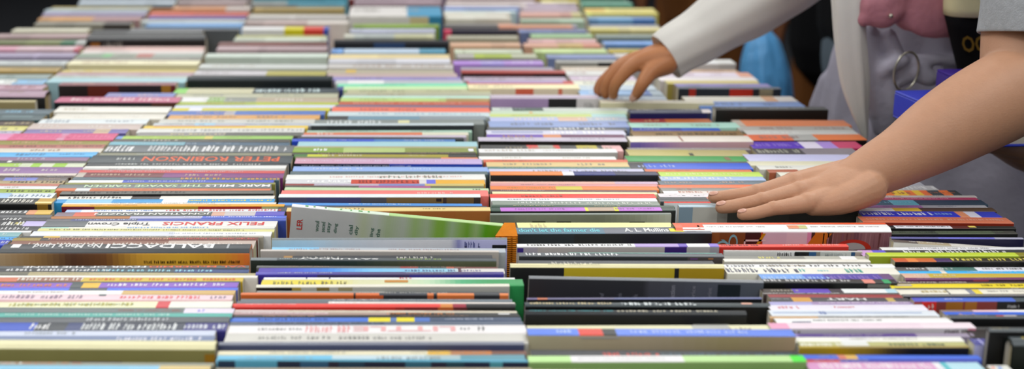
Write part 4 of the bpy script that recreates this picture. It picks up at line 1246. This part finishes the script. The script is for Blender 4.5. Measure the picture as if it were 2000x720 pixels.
# pink blouse: two tied lobes at the waist
def lobe(pts, wv=None):
    b2 = bmesh.new(); loft(b2, pts, 24, (0, 1, 0), wave=wv or (lambda i, a, u: 1+.06*math.sin(4*a+4*u)), n=8); return b2
bm = lobe([Q(1820, -170, 2.03, .085, .07), Q(1790, -80, 2.0, .08, .055), Q(1745, -15, 1.965, .048, .03), Q(1712, 18, 1.95, .026, .022), Q(1683, 38, 1.945, .011, .012)])
loft(bm, [Q(1820, -160, 2.03, .085, .07), Q(1812, -60, 1.985, .080, .05), Q(1808, 0, 1.965, .058, .035), Q(1824, 30, 1.95, .042, .02), Q(1840, 52, 1.945, .026, .012), Q(1853, 68, 1.944, .006, .005)], 24, (0, 1, 0), wave=lambda i, a, u: 1+.05*math.sin(5*a+3*u), n=8)
loft(bm, [Q(1700, 8, 1.945, .020, .016), Q(1725, 30, 1.942, .020, .014), Q(1752, 20, 1.942, .012, .010)], 16, (0, 1, 0))
rel(link('blouse', skin_mesh('blouse', bm, .004, 3), M_PINK, None, True), p2)
bm = bmesh.new(); ball(bm, P3(1740, 31, 1.925), .0032, .0032, .0032); rel(cloth_obj('stud', bm, M_METAL, None, 0), p2)
# trousers with a belt drawn through a metal ring
bm = bmesh.new()
fw2 = lambda i, a, u: 1 + .035*math.sin(7*a+1.5+1.5*u) + .025*math.sin(13*a+3*u)
loft(bm, [(.845, 2.18, 1.06, .115, .16), (.84, 2.17, .98, .145, .185), (.84, 2.17, .88, .16, .20), (.85, 2.17, .78, .15, .19)], 64, (0, 1, 0), wave=fw2, n=8)
for sy in (-1, 1):
    loft(bm, [(.85, 2.17+sy*.08, .88, .165, .11), (.87, 2.16+sy*.10, .65, .19, .12), (.89, 2.16+sy*.12, .3, .19, .12), (.89, 2.16+sy*.12, .08, .19, .12)], 72, (0, 1, 0), wave=lambda i, a, u: 1 + .05*math.sin(9*a+1+1.5*u) + .05*abs(math.sin(4.5*a+.4+u)))
# soft folds and the belt tie
for pts in ([Q(1700, 60, 1.985, .010), Q(1706, 120, 1.98, .014), Q(1712, 190, 1.98, .016), Q(1722, 250, 1.985, .014)],
            [Q(1735, 70, 1.98, .012), Q(1752, 110, 1.975, .012), Q(1765, 150, 1.975, .014)],
            [Q(1718, 150, 1.968, .006), Q(1740, 128, 1.962, .011), Q(1765, 118, 1.962, .009)],
            [Q(1790, 118, 1.968, .010), Q(1830, 116, 1.968, .009), Q(1880, 120, 1.975, .009)],
            [Q(1795, 138, 1.965, .014), Q(1812, 152, 1.965, .013), Q(1835, 150, 1.97, .009)],
            [Q(1735, 150, 1.97, .009), Q(1740, 200, 1.975, .014), Q(1738, 250, 1.985, .012)]):
    loft(bm, pts, 14)
rel(link('trousers', skin_mesh('trousers', bm, .005, 3), M_LAV, None, True), p2)
for sy in (-1, 1):
    bm = bmesh.new(); loft(bm, [(.92, 2.19+sy*.11, .045, .04, .045), (.84, 2.19+sy*.11, .045, .045, .046), (.74, 2.19+sy*.11, .035, .03, .042)], 20, (0, 1, 0)); rel(cloth_obj('shoe', bm, M_BLACK, None), p2)
bm = bmesh.new()
cen = P3(1770, 139, 1.945); rx, rz = .0185, .0275; N = 40; ring = []
pts = []
for k in range(N+1):
    a = 2*math.pi*k/N + .3; t = -.12
    x, z = rx*math.cos(a), rz*math.sin(a)
    pts.append((cen.x + x*math.cos(t)-z*math.sin(t), cen.y+.004*math.cos(a), cen.z + x*math.sin(t)+z*math.cos(t), .0017))
loft(bm, pts, 10, (0, 1, 0), caps=False, n=1)
rel(cloth_obj('belt_ring', bm, M_METAL, None, 0), p2)

# ---- black tote bag with a cream band, hanging at that person's side
M_TOTE = mat('tote_canvas', attr=True, rough=.9, spec=.1, noise=(40, .1), bump=('noise', 260, .3, .0012))
tr = empty('tote_bag', (.85, 1.90, .80)); tag(tr, 'black tote bag with cream top band and gold letters behind the raised sleeve', 'bag')
def slab(z0, z1, xs, col, y0=1.880, y1=1.93, name='bag_body'):
    """bag panel with bulging sides; xs = [(x_left, x_right) at z0, at z1]"""
    mb = MB(); n = 8; g = []
    for j in range(n+1):
        t = j/n; z = z0+(z1-z0)*t; xa = xs[0][0]+(xs[1][0]-xs[0][0])*t; xb = xs[0][1]+(xs[1][1]-xs[0][1])*t; row = []
        for i in range(25):
            a = 2*math.pi*i/24
            cx = (xa+xb)/2; s = abs(math.cos(a))**.5*math.copysign(1, math.cos(a)); q = abs(math.sin(a))**.6*math.copysign(1, math.sin(a))
            mb.v.append((cx+(xb-xa)/2*s, (y0+y1)/2+(y1-y0)/2*q*(1+.06*math.sin(9*t+3*a)), z)); row.append(len(mb.v)-1)
        g.append(row)
    for a, b_ in zip(g, g[1:]):
        for i in range(24): mb.face((a[i], a[i+1], b_[i+1], b_[i]), col, True)
    mb.face(tuple(g[0][:24][::-1]), col); mb.face(tuple(g[-1][:24]), col)
    return link(name, mb.mesh(name), M_TOTE)
yy = 1.885
xL = lambda x, y: P3(x+11, y, yy).x
zt, zb, zc_ = z_at(-90, yy), z_at(215, yy), z_at(34, yy)
rel(slab(zb, zc_, [(xL(1893, 200), xL(2030, 200)), (xL(1848, 34), xL(1990, 34))], hexc('0e0d0f')), tr)
rel(slab(zc_+.0005, zt, [(xL(1847, 34), xL(1991, 34)), (xL(1846, -90), xL(1985, -90))], hexc('d8d0a4'), 1.878, 1.932, 'cream_band'), tr)
mb = MB()
for tx, x0, x1, y0, y1, sh in (('OO', 1877, 1927, 70, 102, 4), ('K', 1918, 1938, 36, 62, 3)):
    uv, fs = text_mesh(tx); base = len(mb.v)
    for u, t in uv:
        p = P3(x0+(x1-x0)*u + sh*(1-t), y1+(y0-y1)*t, 1.8775); mb.v.append(tuple(p))
    for f in fs: mb.face(tuple(base+i for i in f), hexc('7a5c10'))
rel(link('lettering', mb.mesh('lettering'), M_INK), tr)
for k in (0, 1):
    bm = bmesh.new(); loft(bm, [(xL(1880, -80), 1.89+.03*k, zt-.02, .008, .003), (xL(1890, -200), 1.90+.02*k, zt+.10, .008, .003), (xL(1930, -260), 1.91+.02*k, zt+.17, .008, .003), (xL(1962, -200), 1.90+.02*k, zt+.10, .008, .003), (xL(1960, -80), 1.89+.03*k, zt-.02, .008, .003)], 10, (0, 1, 0))
    rel(cloth_obj('handle', bm, M_BLACK, None), tr)

# ---- shoppers far behind, out of focus
def far_person(x, y, label, top, legs, face, skin=M_SKIN3, hem=.93):
    r_ = empty('person', (x, y, 0)); tag(r_, label, 'person', 'people browsing the book table')
    f = Vector(face).normalized(); s = Vector((f.y, -f.x, 0))
    at = lambda a, b_, z: (x+f.x*a+s.x*b_, y+f.y*a+s.y*b_, z)
    bm = bmesh.new()
    loft(bm, [(*at(0, 0, 1.0), .10, .14), (*at(.02, 0, 1.2), .11, .16), (*at(.02, 0, 1.38), .10, .17), (*at(.02, 0, 1.46), .055, .06), (*at(.04, 0, 1.54), .05, .052)], 20, tuple(s))
    H = {}
    for k in (-1, 1):
        pts = [at(.02, .18*k, 1.38), at(.0, .24*k, 1.12), at(.05, .25*k, .88)]
        loft(bm, [(*pts[0], .055), (*pts[1], .042), (*pts[2], .028)], 16)
        w_ = Vector(pts[2]); d = (Vector(pts[2])-Vector(pts[1])).normalized(); d2 = (d+Vector((0, 0, -.6))).normalized()
        loft(bm, [(*w_, .026), (*(w_+d*.06), .030, .018), (*(w_+d*.09), .026, .014)], 14, tuple(s)); H[k] = w_+d*.09
        for q in range(4):
            b0 = w_+d*.085+s*(.019*(q-1.5)); L_ = (.075, .085, .08, .062)[q]
            loft(bm, [(*b0, .010), (*(b0+d*L_*.5), .0088), (*(b0+d*L_*.5+d2*L_*.5), .0075)], 10)
        b0 = w_+d*.03-s*(.024*k); loft(bm, [(*b0, .012), (*(b0+d*.035-s*.02*k), .010), (*(b0+d*.06-s*.022*k), .008)], 10)
    hb = bmesh.new(); head(bm, hb, at(.06, 0, 1.62), (f.x, f.y, -.35))
    rel(link('body', skin_mesh('body', bm, .004, 4), skin, None, True), r_)
    rel(link('hair', skin_mesh('hair', hb, .008, 4), M_HAIR, None, True), r_)
    bm = bmesh.new()
    loft(bm, [(*at(.0, 0, hem), .15, .20), (*at(.02, 0, 1.1), .14, .19), (*at(.02, 0, 1.32), .13, .21), (*at(.02, 0, 1.44), .07, .10)], 32, tuple(s), wave=folds(5, .03, x, 2))
    for k in (-1, 1): loft(bm, [(*at(.02, .14*k, 1.38), .08), (*at(.01, .21*k, 1.26), .068), (*at(.0, .235*k, 1.14), .062)], 20)
    rel(link('t_shirt', skin_mesh('t_shirt', bm, .007, 3), top, None, True), r_)
    bm = bmesh.new()
    loft(bm, [(*at(.0, 0, .97), .135, .18), (*at(.0, 0, .85), .14, .19), (*at(.0, 0, .76), .12, .17)], 28, tuple(s))
    for k in (-1, 1): loft(bm, [(*at(.0, .09*k, .85), .11, .095), (*at(.01, .10*k, .5), .085, .085), (*at(.0, .11*k, .08), .07, .075)], 20, tuple(s), wave=folds(5, .04, k, 3))
    rel(link('trousers', skin_mesh('trousers', bm, .007, 3), legs, None, True), r_)
    for k in (-1, 1):
        bm = bmesh.new(); loft(bm, [(*at(-.06, .11*k, .045), .04, .045), (*at(.05, .11*k, .045), .045, .045), (*at(.15, .11*k, .035), .03, .04)], 16, tuple(s)); rel(cloth_obj('shoe', bm, M_BLACK, None), r_)
    return r_, H
far_person(1.20, 3.70, 'person in long black top and brown trousers standing behind a blue plastic bag', M_BLACK, M_BROWN, (-1, -.25, 0), hem=.76)
far_person(1.02, 2.88, 'person in dark top and grey blue jeans beside the white cardigan', M_BLACK, M_JEANS, (-1, .3, 0))
far_person(.98, 4.55, 'person in dark olive top far back past the end of the rows', M_OLIVE, M_BROWN, (-1, -.4, 0), M_SKIN3)
# blue plastic carrier bag
M_BAG = mat('blue_plastic', '62aeea', rough=.35, spec=.5, noise=(9, .18), bump=('noise', 22, .6, .01))
bg = empty('plastic_bag', (.80, 3.12, .6)); tag(bg, 'crumpled pale blue plastic carrier bag hanging behind the reaching sleeve', 'bag')
bm = bmesh.new()
loft(bm, [Q(1492, 60, 3.12, .018, .014), Q(1490, 82, 3.12, .038, .03), Q(1492, 130, 3.12, .052, .05), Q(1496, 180, 3.12, .056, .06), Q(1500, 260, 3.12, .058, .06), Q(1502, 330, 3.12, .05, .05)], 40, (0, 1, 0), wave=lambda i, a, u: 1+.06*math.sin(7*a+4*u)+.05*math.sin(11*a-5*u)+.03*math.sin(17*a+20*u), n=8)
o = cloth_obj('bag_body', bm, M_BAG, None); rel(o, bg)
for k in (-1, 1):
    bm = bmesh.new(); loft(bm, [Q(1492+6*k, 66, 3.12+.01*k, .006, .003), Q(1500+8*k, 30, 3.13+.01*k, .005, .003), Q(1520+4*k, -5, 3.14, .005, .003)], 10, (0, 1, 0)); rel(cloth_obj('handle', bm, M_BAG, None), bg)

# ---- orange ribbed notebook stood crosswise between the rows
nb = empty('notebook', (0, 0, TZ)); tag(nb, 'orange ribbed cloth notebook standing crosswise at the tilted green book', 'notebook')
M_RIB = mat('orange_ribbed_cloth', 'd8801c', rough=.85, spec=.15, noise=(60, .25), bump=('Z', 140, .8, .003))
NF, NN, NZ = 1.4190, 1.3680, .9055               # far end, near end and top of the notebook
def nl(y): return .0935 + (.1065-.0935)*(y-NN)/(NF-NN)
def nr(y): return .1168 + (.1178-.1168)*(y-NN)/(NF-NN)
mb = MB(); n = 22
def slat(y0, y1, k, z0, z1):                     # one raised or sunken rib of the cloth
    v = len(mb.v)
    mb.v += [(nl(y0)+k, y0, z0), (nr(y0)-k, y0, z0), (nr(y1)-k, y1, z0), (nl(y1)+k, y1, z0), (nl(y0)+k, y0, z1-k), (nr(y0)-k, y0, z1-k), (nr(y1)-k, y1, z1-k), (nl(y1)+k, y1, z1-k)]
    for q in ((3,2,1,0),(4,5,6,7),(0,1,5,4),(1,2,6,5),(2,3,7,6),(3,0,4,7)): mb.face(tuple(v+t for t in q), (0, 0, 0))
for t in range(n):
    y0 = NN+(NF-NN)*t/n; y1 = NN+(NF-NN)*(t+.68)/n; y2 = NN+(NF-NN)*(t+1)/n
    slat(y0, y1, 0, 0, NZ-TZ); slat(y1, y2, .0008, 0, NZ-TZ)
for t in range(4):                               # upright ribs of the near edge
    x0 = nl(NN)+(nr(NN)-nl(NN))*(t+.1)/4; x1 = nl(NN)+(nr(NN)-nl(NN))*(t+.75)/4
    mb.box((x0, NN-.0012, 0), (x1, NN+.001, NZ-TZ-.001), (0, 0, 0))
link('cover', mb.mesh('cover'), M_RIB, nb)
mb = MB(); slat(NN+.004, NF-.004, .003, -.0, .0022); link('page_block', mb.mesh('page_block'), M_PAGES, nb)
